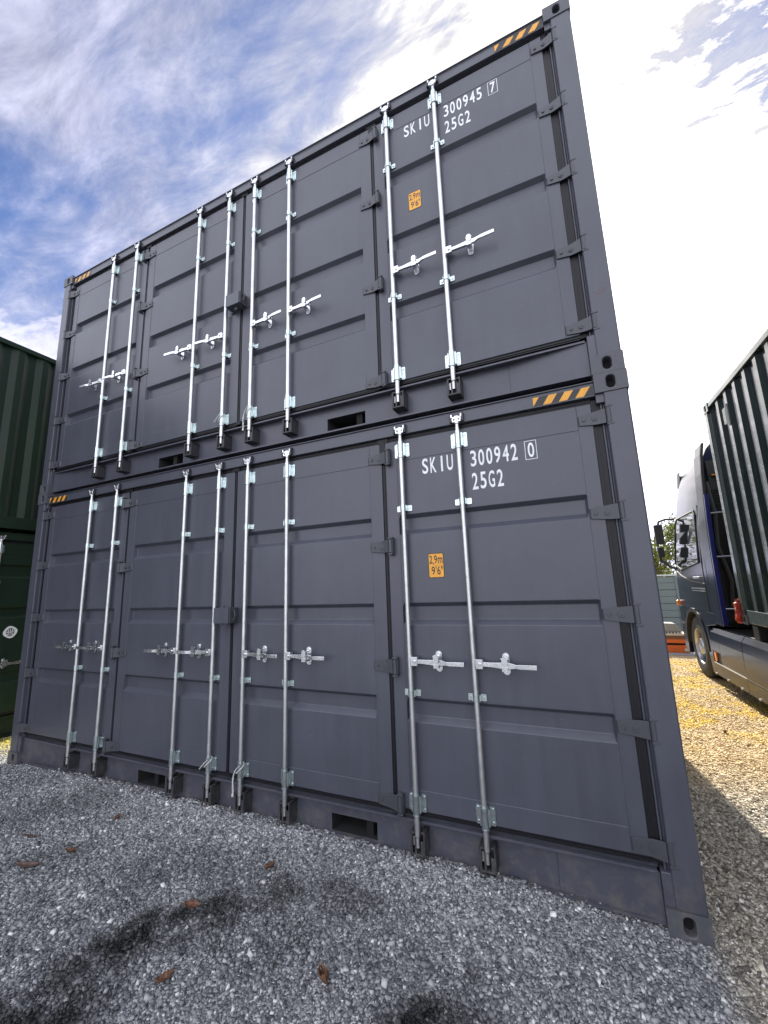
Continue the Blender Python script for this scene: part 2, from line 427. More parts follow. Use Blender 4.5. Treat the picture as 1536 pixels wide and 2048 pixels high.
def gasket_mesh(d, H):
    z0, z1 = .262, H-.118; m = MB(); y = YD+.010
    x0, x1 = DOORS[d][0], DOORS[d][1]
    def vs_(a, b):   # vertical strip with fin
        m.box(a, b, y, y+.03, z0+.02, z1-.02); c = (a+b)/2; m.box(c-.004, c+.004, y-.004, y, z0+.02, z1-.025)
    def hs(a, b, za, zb):
        m.box(a, b, y-.001, y+.03, za, zb); c = (za+zb)/2; m.box(a, b, y-.006, y-.001, c-.004, c+.004)
    hs(x0, x1, H-.159, H-.128); hs(x0, x1, .276, .304)
    for a in ([.160] if d == 0 else []): vs_(a, .206)
    if d == 3: vs_(5.8515, 5.898)
    if d == 1: vs_(1.585, 1.613); m.box(1.565, 1.64, YD-.004, YD+.02, H-.160, H-.128)
    if d == 2: vs_(3.0135, 3.0445); m.box(2.99, 3.068, YD-.004, YD+.02, H-.160, H-.128); m.box(3.0, 3.058, YD-.003, YD+.012, .28, .312)
    if d == 3: vs_(4.445, 4.473); m.box(4.415, 4.50, YD-.004, YD+.02, H-.160, H-.128); m.box(4.43, 4.49, YD-.003, YD+.012, .278, .312)
    if d == 3: m.box(4.43, 4.474, YD-.003, YD+.004, H-.24, H-.16)
    return m.mesh('gasket', M_RUB)
def hinge_mesh(mir):
    # pin at x=0, blade towards -x (mir=1) ; y absolute, centred on z=0
    s = mir; m = MB(); y = YD
    def X(a): return s*a
    # tapered blade, rising towards the knuckle
    prof = [(-.168, y-.001, .028), (-.160, y-.009, .031), (-.085, y-.011, .040), (-.055, y-.018, .043), (-.018, y-.030, .045)]
    vs = []; fs = []
    for x, yy, h in prof: vs += [(X(x), yy, -h), (X(x), yy, h), (X(x), yy+.010, h), (X(x), yy+.010, -h)]
    for k in range(len(prof)-1):
        for i in range(4): fs.append((4*k+i, 4*k+(i+1) % 4, 4*(k+1)+(i+1) % 4, 4*(k+1)+i))
    fs += [(0, 1, 2, 3), (4*len(prof)-1, 4*len(prof)-2, 4*len(prof)-3, 4*len(prof)-4)]
    m.add(vs, fs)
    m.cyl((X(0), y-.026, -.047), (X(0), y-.026, .047), .0165, 14)
    m.cyl((X(-.135), y-.006, 0), (X(-.135), y-.0155, 0), .010, 10)
    m.cyl((X(-.075), y-.006, 0), (X(-.075), y-.0175, 0), .018, 16); m.cyl((X(-.075), y-.0175, 0), (X(-.075), y-.020, 0), .008, 10)
    # lugs above and below, pin ends, back strap
    a, b = sorted((X(-.016), X(.020)))
    for z in (-.061, .050): m.box(a, b, y-.042, y+.012, z, z+.011)
    a, b = sorted((X(.0175), X(.0215))); m.box(a, b, y-.036, y+.012, -.0495, .0495)
    m.cyl((X(0), y-.026, -.066), (X(0), y-.026, .066), .008, 10)
    return m.mesh('hinge', M_HINGE, smooth=40)
def bar_mesh(H):
    m = MB(); y = YB
    m.cyl((0, y, .185), (0, y, H-.20), .0168, 20)
    m.cyl((0, y, .175), (0, y, .185), .012, 16, .0168, caps=False); m.cyl((0, y, .120), (0, y, .176), .0118, 16)
    m.cyl((0, y, H-.20), (0, y, H-.155), .0168, 16, .013); m.cyl((0, y, H-.156), (0, y, H-.13), .0125, 16)
    # cam tooth at the foot
    m.box(-.034, -.022, y+.006, y+.02, .125, .175); m.box(-.034, -.008, y+.008, y+.018, .135, .150)
    return m.mesh('locking_bar', M_GALV, smooth=50)
def camhead_mesh(H):
    m = MB(); y = YB; z = H-.128
    m.cyl((0, y, z-.006), (0, y, z+.006), .019, 14)
    m.box(-.012, .012, y-.012, y+.014, z+.006, z+.050)
    for sx in (-1, 1):
        a, b = sorted((sx*.010, sx*.036)); m.box(a, b, y-.010, y+.008, z+.030, z+.046)
        a, b = sorted((sx*.028, sx*.038)); m.box(a, b, y-.018, y+.004, z+.036, z+.060)
        a, b = sorted((sx*.012, sx*.030)); m.box(a, b, y-.016, y+.002, z+.004, z+.016)
        m.cyl((sx*.026, y-.016, z+.022), (sx*.026, y+.012, z+.022), .007, 8)
    m.box(-.040, .040, y+.010, .022, z+.048, z+.060)
    return m.mesh('cam_head', M_CAST, smooth=45)
def topkeeper_mesh(H):
    m = MB(); z = H-.118
    m.box(-.048, -.036, -.004, .0225, z-.004, z+.058); m.box(.036, .048, -.004, .0225, z-.004, z+.058)
    m.box(-.048, .048, .012, .0225, z+.002, z+.014)
    return m.mesh('cam_keeper', M_DARK)
def guide_long(H, z):
    m = MB(); y = YB
    m.cyl((0, y, z-.055), (0, y, z+.055), .0215, 18); m.cyl((0, y, z-.062), (0, y, z-.055), .0235, 18); m.cyl((0, y, z+.055), (0, y, z+.061), .0195, 18)
    for s in (-1, 1):
        a, b = sorted((s*.026, s*.056)); m.rplate(a, b, z-.050, z+.050, YD-.006, YD+.001, r=.008)
        a, b = sorted((s*.018, s*.030)); m.box(a, b, y, YD-.003, z-.046, z+.046)
        for dz in (-.036, .036): m.cyl((s*.043, YD-.006, z+dz), (s*.043, YD-.011, z+dz), .007, 10)
        for dz in (-.036, .036): m.cyl((0, y-.0214, z+dz), (0, y-.0225, z+dz), .003, 6)
    return m.mesh('bar_guide', M_ZINC, smooth=45)
def guide_short(z):
    m = MB(); y = YB
    m.cyl((0, y, z-.022), (0, y, z+.022), .0205, 18)
    for s in (-1, 1):
        a, b = sorted((s*.022, s*.056)); m.rplate(a, b, z-.020, z+.020, YD-.005, YD+.001, r=.006)
        a, b = sorted((s*.015, s*.025)); m.box(a, b, y, YD-.003, z-.019, z+.019)
        m.cyl((s*.041, YD-.005, z), (s*.041, YD-.010, z), .008, 10)
    return m.mesh('bar_strap', M_ZINC, smooth=45)
def handle_mesh(s):
    m = MB(); z = 1.204; y = YB-.012
    a, b = sorted((s*.014, s*.060)); m.rplate(a, b, z-.028, z+.028, y-.016, y+.020, r=.006)
    m.cyl((s*.040, y-.024, z), (s*.040, y+.022, z), .010, 10)
    path = [(.050, 0, .013, .010), (.10, -.002, .013, .010), (.15, -.006, .016, .010), (.19, -.012, .019, .009), (.225, -.010, .016, .009), (.255, -.022, .011, .008), (.275, -.028, .013, .005), (.37, -.034, .0135, .004)]
    vs = []; fs = []; zz = [0, -.001, -.002, -.003, -.003, -.004, -.004, -.003]
    for (x, dy, h, t), dz in zip(path, zz):
        zc = z+dz; yy = y+dy
        vs += [(s*x, yy-t, zc-h), (s*x, yy-t, zc+h), (s*x, yy+t, zc+h), (s*x, yy+t, zc-h)]
    for k in range(len(path)-1):
        for i in range(4): fs.append((4*k+i, 4*k+(i+1) % 4, 4*(k+1)+(i+1) % 4, 4*(k+1)+i))
    fs += [(0, 1, 2, 3), tuple(range(4*len(path)-1, 4*len(path)-5, -1))]
    m.add(vs, fs)
    return m.mesh('handle', M_CAST, smooth=35)
def catch_mesh(s):
    m = MB(); z = 1.204
    m.stadium(s*.19, z, .042, .128, YD-.005, YD+.001)
    m.cyl((s*.19, YD-.004, z+.044), (s*.19, YD-.016, z+.044), .011, 10); m.cyl((s*.19, YD-.004, z-.044), (s*.19, YD-.014, z-.044), .011, 10)
    m.box(s*.19-.014, s*.19+.014, -.024, YD-.004, z-.034, z-.024)
    m.box(s*.19-.017, s*.19+.017, -.030, -.024, z-.034, z-.010)
    m.stadium(s*.19, z+.022, .034, .056, -.030, -.024, n=6)
    m.cyl((s*.19-.022, -.015, z+.036), (s*.19+.022, -.015, z+.036), .005, 8)
    m.box(s*.19-.011, s*.19+.011, -.026, YD-.004, z+.030, z+.038)
    return m.mesh('handle_catch', M_CAST, smooth=35)
def keeper_mesh():
    m = MB(); f = .002; b = .0975; z0, z1 = .078, .203
    m.box(-.044, .044, f, b, z0, z0+.010)
    m.box(-.047, -.039, f, b, z0-.004, z1); m.box(.039, .047, f, b, z0-.004, z1)
    m.box(-.039, -.033, f, f+.008, z0+.010, z1-.010); m.box(-.020, -.008, f+.004, f+.012, z0+.010, z1-.028)
    m.box(.020, .039, f, f+.008, z0+.010, z1-.045)
    m.box(-.047, -.018, f, b, z1-.010, z1+.0005); m.box(.020, .047, f+.012, b, z1-.010, z1+.0005)
    return m.mesh('bar_keeper', M_DARK)

def bottom_rail_mesh(L, mat):
    # outward-facing channel: web set back, joggled forward at the ends, lip above and flange below
    yw = .098; ye = .046; m = MB(); xa, xb = .1795, L-.1795; ja, jb = .66, L-.66
    P = [(1.925, 2.275), (3.945, 4.295)]; pz0, pz1 = .052, .158; zb, zt = .026, .246
    def web(x0, x1, y0, y1, z0, z1, t=.006):
        m.add([(x0,y0,z0),(x1,y1,z0),(x1,y1+t,z0),(x0,y0+t,z0),(x0,y0,z1),(x1,y1,z1),(x1,y1+t,z1),(x0,y0+t,z1)],
              [(0,3,2,1),(4,5,6,7),(0,1,5,4),(1,2,6,5),(2,3,7,6),(3,0,4,7)])
    web(xa, ja, ye, yw, zb, zt); web(jb+.0015, xb, yw, ye, zb, zt)
    xs = [ja, P[0][0], P[0][1], P[1][0], P[1][1], jb]
    for i in range(5):
        a, b = xs[i], xs[i+1]
        if i in (1, 3):
            web(a, b, yw, yw, pz1, zt); web(a, b, yw+.0005, yw+.0005, zb, pz0, .005)
        else: web(a, b, yw, yw, zb, zt)
    m.prism([(xa, ye-.001), (xb, ye-.001), (xb, ye+.05), (jb, yw+.05), (ja, yw+.05), (xa, ye+.05)], 'z', .018, .0258)
    m.box(xa, xb, ye-.002, ye+.003, .0172, .0300)
    # sill lip, then the ledge rising under the doors
    m.box(xa+.008, xb-.008, .040, yw+.02, zt+.0003, .2535)
    m.box(xa+.008, xb-.008, .0385, .0395, zt-.004, .2545)
    m.add([(xa, .072, .2537), (xb, .072, .2537), (xb, .14, .300), (xa, .14, .300), (xa, .14, .2537), (xb, .14, .2537)], [(0,1,2,3),(3,2,5,4),(0,4,5,1),(0,3,4),(1,5,2)])
    return m.mesh('bottom_rail', mat)
def pocket_mesh():
    m = MB(); y0 = .1045
    for a, b in ((1.925, 2.275), (3.945, 4.295)):
        m.box(a, b, y0, 1.2, .158, .164); m.box(a, b, y0, 1.2, .044, .052)
        m.box(a-.006, a, y0, 1.2, .052, .158); m.box(b, b+.006, y0, 1.2, .052, .158)
    m.box(1.9, 4.3, 1.2, 1.21, .04, .17)
    return m.mesh('fork_pocket', plain('pocket_shade_steel', (.02, .02, .02), .8))  # shade inside the pockets painted in as a near-black colour
def top_rail_mesh(L, H, mat):
    m = MB(); xa, xb = .1785, L-.1785
    poly = [(.022, H-.126), (.022, H-.042), (.010, H-.040), (.010, H-.032), (.10, H-.030), (.10, H-.126)]
    m.prism(poly, 'x', xa, xb)
    # small end ramps next to the castings
    return m.mesh('top_rail', mat)
def front_post_mesh(H, mat, mir, L):
    # right-hand post outline in (x,y); mirrored for the left
    P = [(L-.0065, .012), (L-.014, .006), (L-.128, .006), (L-.134, .012), (L-.136, .050), (L-.142, .053), (L-.150, .040), (L-.158, .040), (L-.160, .095), (L-.0065, .095)]
    if mir: P = [(L-p[0], p[1]) for p in P]
    m = MB().prism(P, 'z', .1185, H-.1185)
    # gussets against the castings
    a, b = (L-.178, L-.128) if not mir else (.128, .178)
    m.box(a+.001, b-.001, .016, .09, .1185, .265)
    m.box(a+.001, b-.001, .020, .09, H-.175, H-.1185)
    return m.mesh('corner_post', mat)
def stripes_mesh(x0, x1, z0, z1):
    b = MB().box(x0, x1, .0206, .0225, z0, z1)
    y = .0200; n = 4; pitch = (x1-x0-.01)/3.62; wd = pitch*.52; sh = pitch*.42; m = MB()
    for i in range(n):
        a = x0+.002+(i-.38)*pitch; q = [(a, z0), (a+wd, z0), (a+wd+sh, z1), (a+sh, z1)]
        if i == 0: q = [(x0+.002, z0+.002), (x0+.004, z0+.002), (x0+.002+wd*.78, z1), (x0+.002, z1)]
        q = [(min(p[0], x1-.002), p[1]) for p in q]
        m.prism(q, 'y', y, y+.0005)
    nf = len(b.f); o = len(b.v); b.v += m.v; b.f += [tuple(i+o for i in f) for f in m.f]
    me = b.mesh('warning_stripes', [M_BLK, M_YEL])
    for i, p in enumerate(me.polygons): p.material_index = 0 if i < nf else 1
    return me

def side_door_container(label, loc, rz, H, mat, number=None, check=None, group=None, rust_post=False, stickers=True, tie=True, grooves=None, emblem=False):
    L, Wd = 6.058, 2.438
    root = thing('shipping_container', label, 'container', loc, rz, group)
    castings(root, L, Wd, H, M_GREYC if mat is M_GREY else mat)
    posts_rails(root, L, Wd, H, mat, doorfront=True); walls(root, L, Wd, H, mat, 'BLR')
    k = (H, mat.name)
    put('corner_post', cached(('fpR',)+k, lambda: front_post_mesh(H, mat, False, L)), root, bevel=.005)
    put('corner_post', cached(('fpL',)+k, lambda: front_post_mesh(H, mat, True, L)), root, bevel=.005)
    if rust_post:
        m = MB(); rr_ = random.Random(9)
        for i in range(9):
            x = 5.955+rr_.uniform(0, .085); z = .535+rr_.uniform(-.02, .025); a = rr_.uniform(-.8, .8); Ls = rr_.uniform(.006, .018)
            m.add([(x, .0052, z), (x+Ls*math.cos(a), .0052, z+Ls*math.sin(a)), (x+Ls*math.cos(a), .0052, z+Ls*math.sin(a)+.003), (x, .0052, z+.003)], [(0, 1, 2, 3)])
        put('crayon_mark', m.mesh('crayon_mark', plain('red_crayon', (.22, .07, .07), .7), recalc=False), root)
    put('top_rail', cached(('tr',)+k, lambda: top_rail_mesh(L, H, mat)), root, bevel=.003)
    br = put('bottom_rail', cached(('br',)+k, lambda: bottom_rail_mesh(L, mat)), root)
    put('fork_pocket', cached('pocket', pocket_mesh), br)
    if stickers:
        for (a, b) in ((.205, .535), (5.527, 5.872)):
            put('warning_stripes', stripes_mesh(a, b, H-.117, H-.060), root)
    if grooves is None: grooves = [(2.182, 2.040), (1.572, 1.428), (.966, .820)]
    for i, x in enumerate(BARS):
        put('bar_keeper', cached('keep', keeper_mesh), br, (x, 0, 0), bevel=.0015)
        put('cam_keeper', cached(('ck', H), lambda: topkeeper_mesh(H)), root, (x, 0, 0))
    hz_post = [z*H/2.896 for z in (2.635, 2.062, 1.490, .908, .352)]; hz_mid = [z*H/2.896 for z in (2.617, 1.966, 1.160, .336)]
    hL = cached('hingeL', lambda: hinge_mesh(1)); hR = cached('hingeR', lambda: hinge_mesh(-1))
    hz_ = -.30 if emblem else 0
    for d in range(4):
        do = put('door', cached(('door', d)+k, lambda: door_mesh(d, H, mat, grooves)), root, bevel=.003)
        put('gasket', cached(('gask', d, H), lambda: gasket_mesh(d, H)), do)
        hs = []
        if d == 3: hs = [(5.938, z, hL) for z in hz_post]
        if d == 0: hs = [(.120, z, hR) for z in hz_post]
        if d == 2: hs = [(4.502, z, hL) for z in hz_mid]
        if d == 1: hs = [(1.556, z, hR) for z in hz_mid]
        for x, z, me in hs: put('hinge', me, do, (x, 0, z), bevel=.002)
        for b in DOORS[d][4]:
            x = BARS[b]; s = 1 if b >= 4 else -1
            put('locking_bar', cached(('bar', H), lambda: bar_mesh(H)), do, (x, 0, 0))
            put('cam_head', cached(('cam', H), lambda: camhead_mesh(H)), do, (x, 0, 0), bevel=.0015)
            put('bar_guide', cached(('gl', H), lambda: guide_long(H, H-.244)), do, (x, 0, 0))
            put('bar_guide', cached(('gl2', H), lambda: guide_long(H, .355)), do, (x, 0, 0))
            put('bar_guide', cached(('gs', H), lambda: guide_short(H-.672)), do, (x, 0, 0))
            put('bar_guide', cached('gs2', lambda: guide_short(1.002)), do, (x, 0, 0))
            put('handle', cached(('hd', s), lambda: handle_mesh(s)), do, (x, 0, hz_), bevel=.002)
            put('handle_catch', cached(('ct', s), lambda: catch_mesh(s)), do, (x, 0, hz_))
        if d == 1:
            m = MB(); a, b, y0, y1, z0, z1 = 2.925, 3.085, -.055, .040, 1.440, 1.565; t = .006
            m.box(a, b, y0, y0+t, z0, z1); m.box(a, b, y0+t, y1, z1-t, z1); m.box(a, b, y0+t, y1, z0, z0+t); m.box(b-t, b, y0+t, y1, z0+t, z1-t)
            m.box(a-.02, a+.02, y1-.012, YD+.001, z0-.01, z1+.01); m.box(a-.012, a-.006, y0+.01, y1-.01, z0+.01, z1-.002); m.box(a-.012, a, y0+.01, y0+.016, z1-.04, z1-.002)
            m.box(3.00, 3.035, -.02, -.012, z0-.03, z0)
            put('lock_box', m.mesh('lock_box', M_GREY if mat is M_GREY else mat), do, bevel=.003)
        if d == 2:
            m = MB(); m.box(3.092, 3.100, -.050, YD+.001, 1.442, 1.562); m.box(3.100, 3.150, YD-.007, YD+.001, 1.442, 1.562)
            m.tube([(3.100, -.03, 1.53), (3.128, -.035, 1.545), (3.135, -.03, 1.50), (3.118, -.03, 1.465), (3.100, -.03, 1.47)], .006, 8)
            put('lock_bracket', m.mesh('lock_bracket', M_HINGE), do, bevel=.002)
        if tie and d in (1, 2):
            x = BARS[3] if d == 1 else BARS[4]
            m = MB(); c = (x, YB, .375)
            pts = []
            for i in range(11):
                a = R(-200+i*36); pts.append((x+.030*math.cos(a), YB+.027*math.sin(a)*1.0-.004, .37+.045*math.sin(a*.5+.5)))
            tail = [(x-.034, YB-.032, .34), (x-.044, YB-.03, .28), (x-.040, YB-.026, .22), (x-.046, YB-.026, .19)] if d == 2 else [(x-.036, YB-.035, .35), (x-.058, YB-.036, .325)]
            m.tube(pts, .0035, 6); m.tube([(x+.02, YB-.034, .40)]+[(x-.01, YB-.036, .375)]+tail, .0035, 6)
            if d == 2: m.tube([(x-.030, YB-.028, .36), (x-.052, YB-.026, .30), (x-.050, YB-.026, .23), (x-.046, YB-.026, .19)], .0035, 6); m.box(x-.052, x-.040, YB-.032, YB-.022, .18, .20)
            put('cord', m.mesh('cord', M_ROPE, smooth=60), do)
        if d == 3 and number:
            yt = YD+.0018; t = MB(); dz = H-2.896
            row(t, 'SKIU', 4.757, 4.979, 2.456+dz, 2.567+dz, yt, .72)
            put('container_number', t.mesh('container_number', M_WHITE, recalc=False), do); t = MB()
            row(t, number, 5.100, 5.402, 2.456+dz, 2.567+dz, yt, .74)
            put('container_number', t.mesh('container_number', M_WHITE, recalc=False), do); t = MB()
            put_glyph(t, check, 5.467, 5.505, 2.460+dz, 2.556+dz, yt)
            a, b, c, e = 5.449, 5.521, 2.446+dz, 2.570+dz; q = .0035
            for (u0, u1, w0, w1) in ((a, b, c, c+q), (a, b, e-q, e), (a, a+q, c+q, e-q), (b-q, b, c+q, e-q)):
                t.add([(u0, yt, w0), (u1, yt, w0), (u1, yt, w1), (u0, yt, w1)], [(0, 1, 2, 3)])
            put('check_digit', t.mesh('check_digit', M_WHITE, recalc=False), do); t = MB()
            row(t, '25G2', 5.100, 5.302, 2.298+dz, 2.412+dz, yt, .72)
            put('size_code', t.mesh('size_code', M_WHITE, recalc=False), do)
            sx0, sx1, sz0, sz1 = 4.762, 4.872, 1.732, 1.898; s_ = MB()
            s_.rplate(sx0, sx1, sz0, sz1, yt, YD+.0029, r=.012); n0 = len(s_.f)
            s_.rplate(sx0+.005, sx1-.005, sz0+.005, sz1-.005, yt-.0004, yt-.0001, r=.009); n1_ = len(s_.f)
            g = MB(); yg = yt-.0006
            for ch, x0_, x1_, z0_, z1_ in (('2', .010, .031, .096, .150), (',', .034, .040, .086, .104), ('9', .043, .064, .096, .150), ('m', .069, .101, .096, .136),
                                        ('9', .022, .046, .022, .076), ("'", .052, .057, .056, .078), ('6', .060, .084, .022, .076), ('"', .088, .099, .056, .078)):
                put_glyph(g, ch, sx0+x0_, sx0+x1_, sz0+z0_, sz0+z1_, yg)
            s_.add(g.v, g.f); me = s_.mesh('height_sticker', [M_BLK, M_YEL], recalc=False)
            for i, p in enumerate(me.polygons): p.material_index = 1 if n0 <= i < n1_ else 0
            put('height_sticker', me, do)
        if d == 3 and emblem:
            e = MB(); cx, cz = 5.262, 1.285; yt = YD-.001
            def ring(a0, b0, a1, b1, y):
                n = 40; vs = []
                for i in range(n):
                    t_ = 2*math.pi*i/n; wob = 1+.05*math.sin(4*t_+.8)
                    vs += [(cx+a0*wob*math.cos(t_), y, cz+b0*wob*math.sin(t_)), (cx+a1*math.cos(t_), y, cz+b1*math.sin(t_))]
                e.add(vs, [(2*i, 2*((i+1) % n), 2*((i+1) % n)+1, 2*i+1) for i in range(n)])
            ring(.074, .074, .044, .050, yt)
            for (u0, u1, w0, w1) in ((-.004, .004, -.045, .045), (-.04, .04, -.006, .006), (-.03, -.014, .012, .034), (.014, .03, .012, .034), (-.032, -.012, -.034, -.018), (.012, .032, -.034, -.018), (-.022, -.018, -.04, .04), (.018, .022, -.04, .04)):
                e.add([(cx+u0, yt, cz+w0), (cx+u1, yt, cz+w0), (cx+u1, yt, cz+w1), (cx+u0, yt, cz+w1)], [(0, 1, 2, 3)])
            put('emblem', e.mesh('emblem', M_WHITE, recalc=False), do)
    return root

# ------------------------------------------------------------------ ground
def gh(x, y):
    h = .016*mnoise.noise(Vector((x*1.1, y*1.1, 3.3)))+.008*mnoise.noise(Vector((x*4, y*4, 1.3)))
    dx = min(1, max(0, (x-.5)/.8))*min(1, max(0, (5.75-x)/.9)); dy = max(0, 1-abs(y-.02)/.32)
    h += .056*dx*dy*dy*(1+.35*mnoise.noise(Vector((x*2.3, 0, 5))))
    near = max(0, 1-math.hypot(x-5.97, y-.05)/.45)+max(0, 1-math.hypot(x-.1, y-.05)/.45)
    h = h*(1-min(1, near*1.6))-.003*min(1, near)
    return h
def ground_shade(nt, tint, stones=False):
    P = wpos(nt); b = nt.nodes['Principled BSDF']
    base = ramp(nt, tint, [(0, (.085, .089, .098)), (.28, (.205, .21, .22)), (.58, (.335, .342, .35)), (.86, (.47, .475, .48)), (1, (.88, .89, .88))])
    # darker, smoother patches at set spots
    nz = N(nt, 'ShaderNodeTexNoise'); nz.inputs['Scale'].default_value = 4.0; nz.inputs['Detail'].default_value = 8; LK(nt, P, nz.inputs['Vector'])
    off = N(nt, 'ShaderNodeVectorMath', operation='SUBTRACT'); LK(nt, nz.outputs['Color'], off.inputs[0]); off.inputs[1].default_value = (.5, .5, .5)
    sc = N(nt, 'ShaderNodeVectorMath', operation='SCALE'); LK(nt, off.outputs[0], sc.inputs[0]); sc.inputs['Scale'].default_value = .55
    Q = N(nt, 'ShaderNodeVectorMath', operation='ADD'); LK(nt, P, Q.inputs[0]); LK(nt, sc.outputs[0], Q.inputs[1]); Q = Q.outputs[0]
    dark_mask = None
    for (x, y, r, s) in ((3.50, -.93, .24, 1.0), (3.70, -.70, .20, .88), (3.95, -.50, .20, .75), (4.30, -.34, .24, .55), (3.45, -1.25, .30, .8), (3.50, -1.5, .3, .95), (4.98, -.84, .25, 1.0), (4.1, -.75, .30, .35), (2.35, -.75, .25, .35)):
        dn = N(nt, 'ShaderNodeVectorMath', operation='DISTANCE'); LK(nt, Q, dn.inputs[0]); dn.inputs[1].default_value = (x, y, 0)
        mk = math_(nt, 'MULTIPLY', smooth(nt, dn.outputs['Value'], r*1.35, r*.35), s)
        dark_mask = mk if dark_mask is None else math_(nt, 'MAXIMUM', dark_mask, mk)
    dark_mask = math_(nt, 'MULTIPLY', dark_mask, math_(nt, 'ADD', .5, math_(nt, 'MULTIPLY', smooth(nt, noise_(nt, P, 7, 6, .7), .36, .54), .5)))
    g1 = smooth(nt, noise_(nt, P, .9, 4, .6), .48, .72); dark_mask = math_(nt, 'MAXIMUM', dark_mask, math_(nt, 'MULTIPLY', g1, .40))
    base = mixc(nt, dark_mask, base, (.010, .011, .011))
    sx = N(nt, 'ShaderNodeSeparateXYZ'); LK(nt, P, sx.inputs[0])
    # warmer, paler ground right of the stack, with moss and leaves
    pale_mask = math_(nt, 'MULTIPLY', smooth(nt, sx.outputs[0], 5.98, 6.14), smooth(nt, sx.outputs[1], -1.0, -.3))
    warmr = ramp(nt, tint, [(0, (.10, .09, .08)), (.28, (.28, .25, .205)), (.58, (.50, .45, .36)), (.84, (.70, .64, .52)), (1, (.88, .85, .78))])
    base = mixc(nt, math_(nt, 'MULTIPLY', pale_mask, .85), base, warmr)
    warm_mask = math_(nt, 'MULTIPLY', smooth(nt, sx.outputs[0], 6.0, 6.5), smooth(nt, sx.outputs[1], 1.2, 2.6))
    base = mixc(nt, math_(nt, 'MULTIPLY', warm_mask, .52), base, (.82, .58, .27))
    mo = math_(nt, 'MULTIPLY', smooth(nt, noise_(nt, Q, 1.5, 6, .7), .44, .58), smooth(nt, sx.outputs[1], 2.2, 3.6))
    mo = math_(nt, 'MULTIPLY', mo, smooth(nt, sx.outputs[0], 5.9, 6.6)); mo = math_(nt, 'MULTIPLY', mo, smooth(nt, noise_(nt, P, 16, 4, .7), .40, .56))
    base = mixc(nt, math_(nt, 'MULTIPLY', mo, .85), base, (.80, .56, .03))
    # yellow sunlit spot painted into the ground in the gap behind the left corner
    gap_sun = math_(nt, 'MULTIPLY', smooth(nt, sx.outputs[0], .1, -.15), smooth(nt, sx.outputs[1], .0, .35)); gap_sun = math_(nt, 'MULTIPLY', gap_sun, smooth(nt, noise_(nt, P, 9, 4, .7), .38, .5))
    base = mixc(nt, math_(nt, 'MULTIPLY', gap_sun, .85), base, (.50, .42, .05))
    LK(nt, base, b.inputs['Base Color'])
    r = math_(nt, 'SUBTRACT', .82, math_(nt, 'MULTIPLY', dark_mask, .3)); LK(nt, r, b.inputs['Roughness']); b.inputs['Specular IOR Level'].default_value = .35
    return P
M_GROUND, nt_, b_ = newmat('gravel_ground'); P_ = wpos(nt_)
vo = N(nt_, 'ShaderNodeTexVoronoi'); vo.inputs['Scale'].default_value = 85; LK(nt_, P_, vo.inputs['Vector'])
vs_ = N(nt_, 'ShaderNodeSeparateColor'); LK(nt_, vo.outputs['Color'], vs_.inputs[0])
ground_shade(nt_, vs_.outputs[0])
vo2 = N(nt_, 'ShaderNodeTexVoronoi'); vo2.inputs['Scale'].default_value = 85; LK(nt_, P_, vo2.inputs['Vector'])
hgt = math_(nt_, 'ADD', math_(nt_, 'SUBTRACT', 1.0, vo2.outputs['Distance']), math_(nt_, 'MULTIPLY', noise_(nt_, P_, 30, 5, .7), .9))
hgt = math_(nt_, 'ADD', hgt, math_(nt_, 'MULTIPLY', vs_.outputs[1], .7))
bump(nt_, b_, hgt, 1.0, .012)
def axis_pts(a, b, step, far):
    p = list(np.arange(a, b+1e-6, step)); s = step; q = p[-1]
    while q < far: s *= 1.35; q += s; p.append(q)
    s = step; q = p[0]
    while q > -far: s *= 1.35; q -= s; p.insert(0, q)
    return p
gx = axis_pts(-2, 9, .1, 350); gy = axis_pts(-3, 9.6, .1, 350)
gv = [(x, y, gh(x, y) if (-2.2 < x < 9.2 and -3.2 < y < 9.8) else 0.0) for y in gy for x in gx]
nx = len(gx); gf = [(j*nx+i, j*nx+i+1, (j+1)*nx+i+1, (j+1)*nx+i) for j in range(len(gy)-1) for i in range(nx-1)]
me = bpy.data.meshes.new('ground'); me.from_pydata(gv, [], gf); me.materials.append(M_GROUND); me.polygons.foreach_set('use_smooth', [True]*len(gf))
o = put('ground', me); o['kind'] = 'structure'

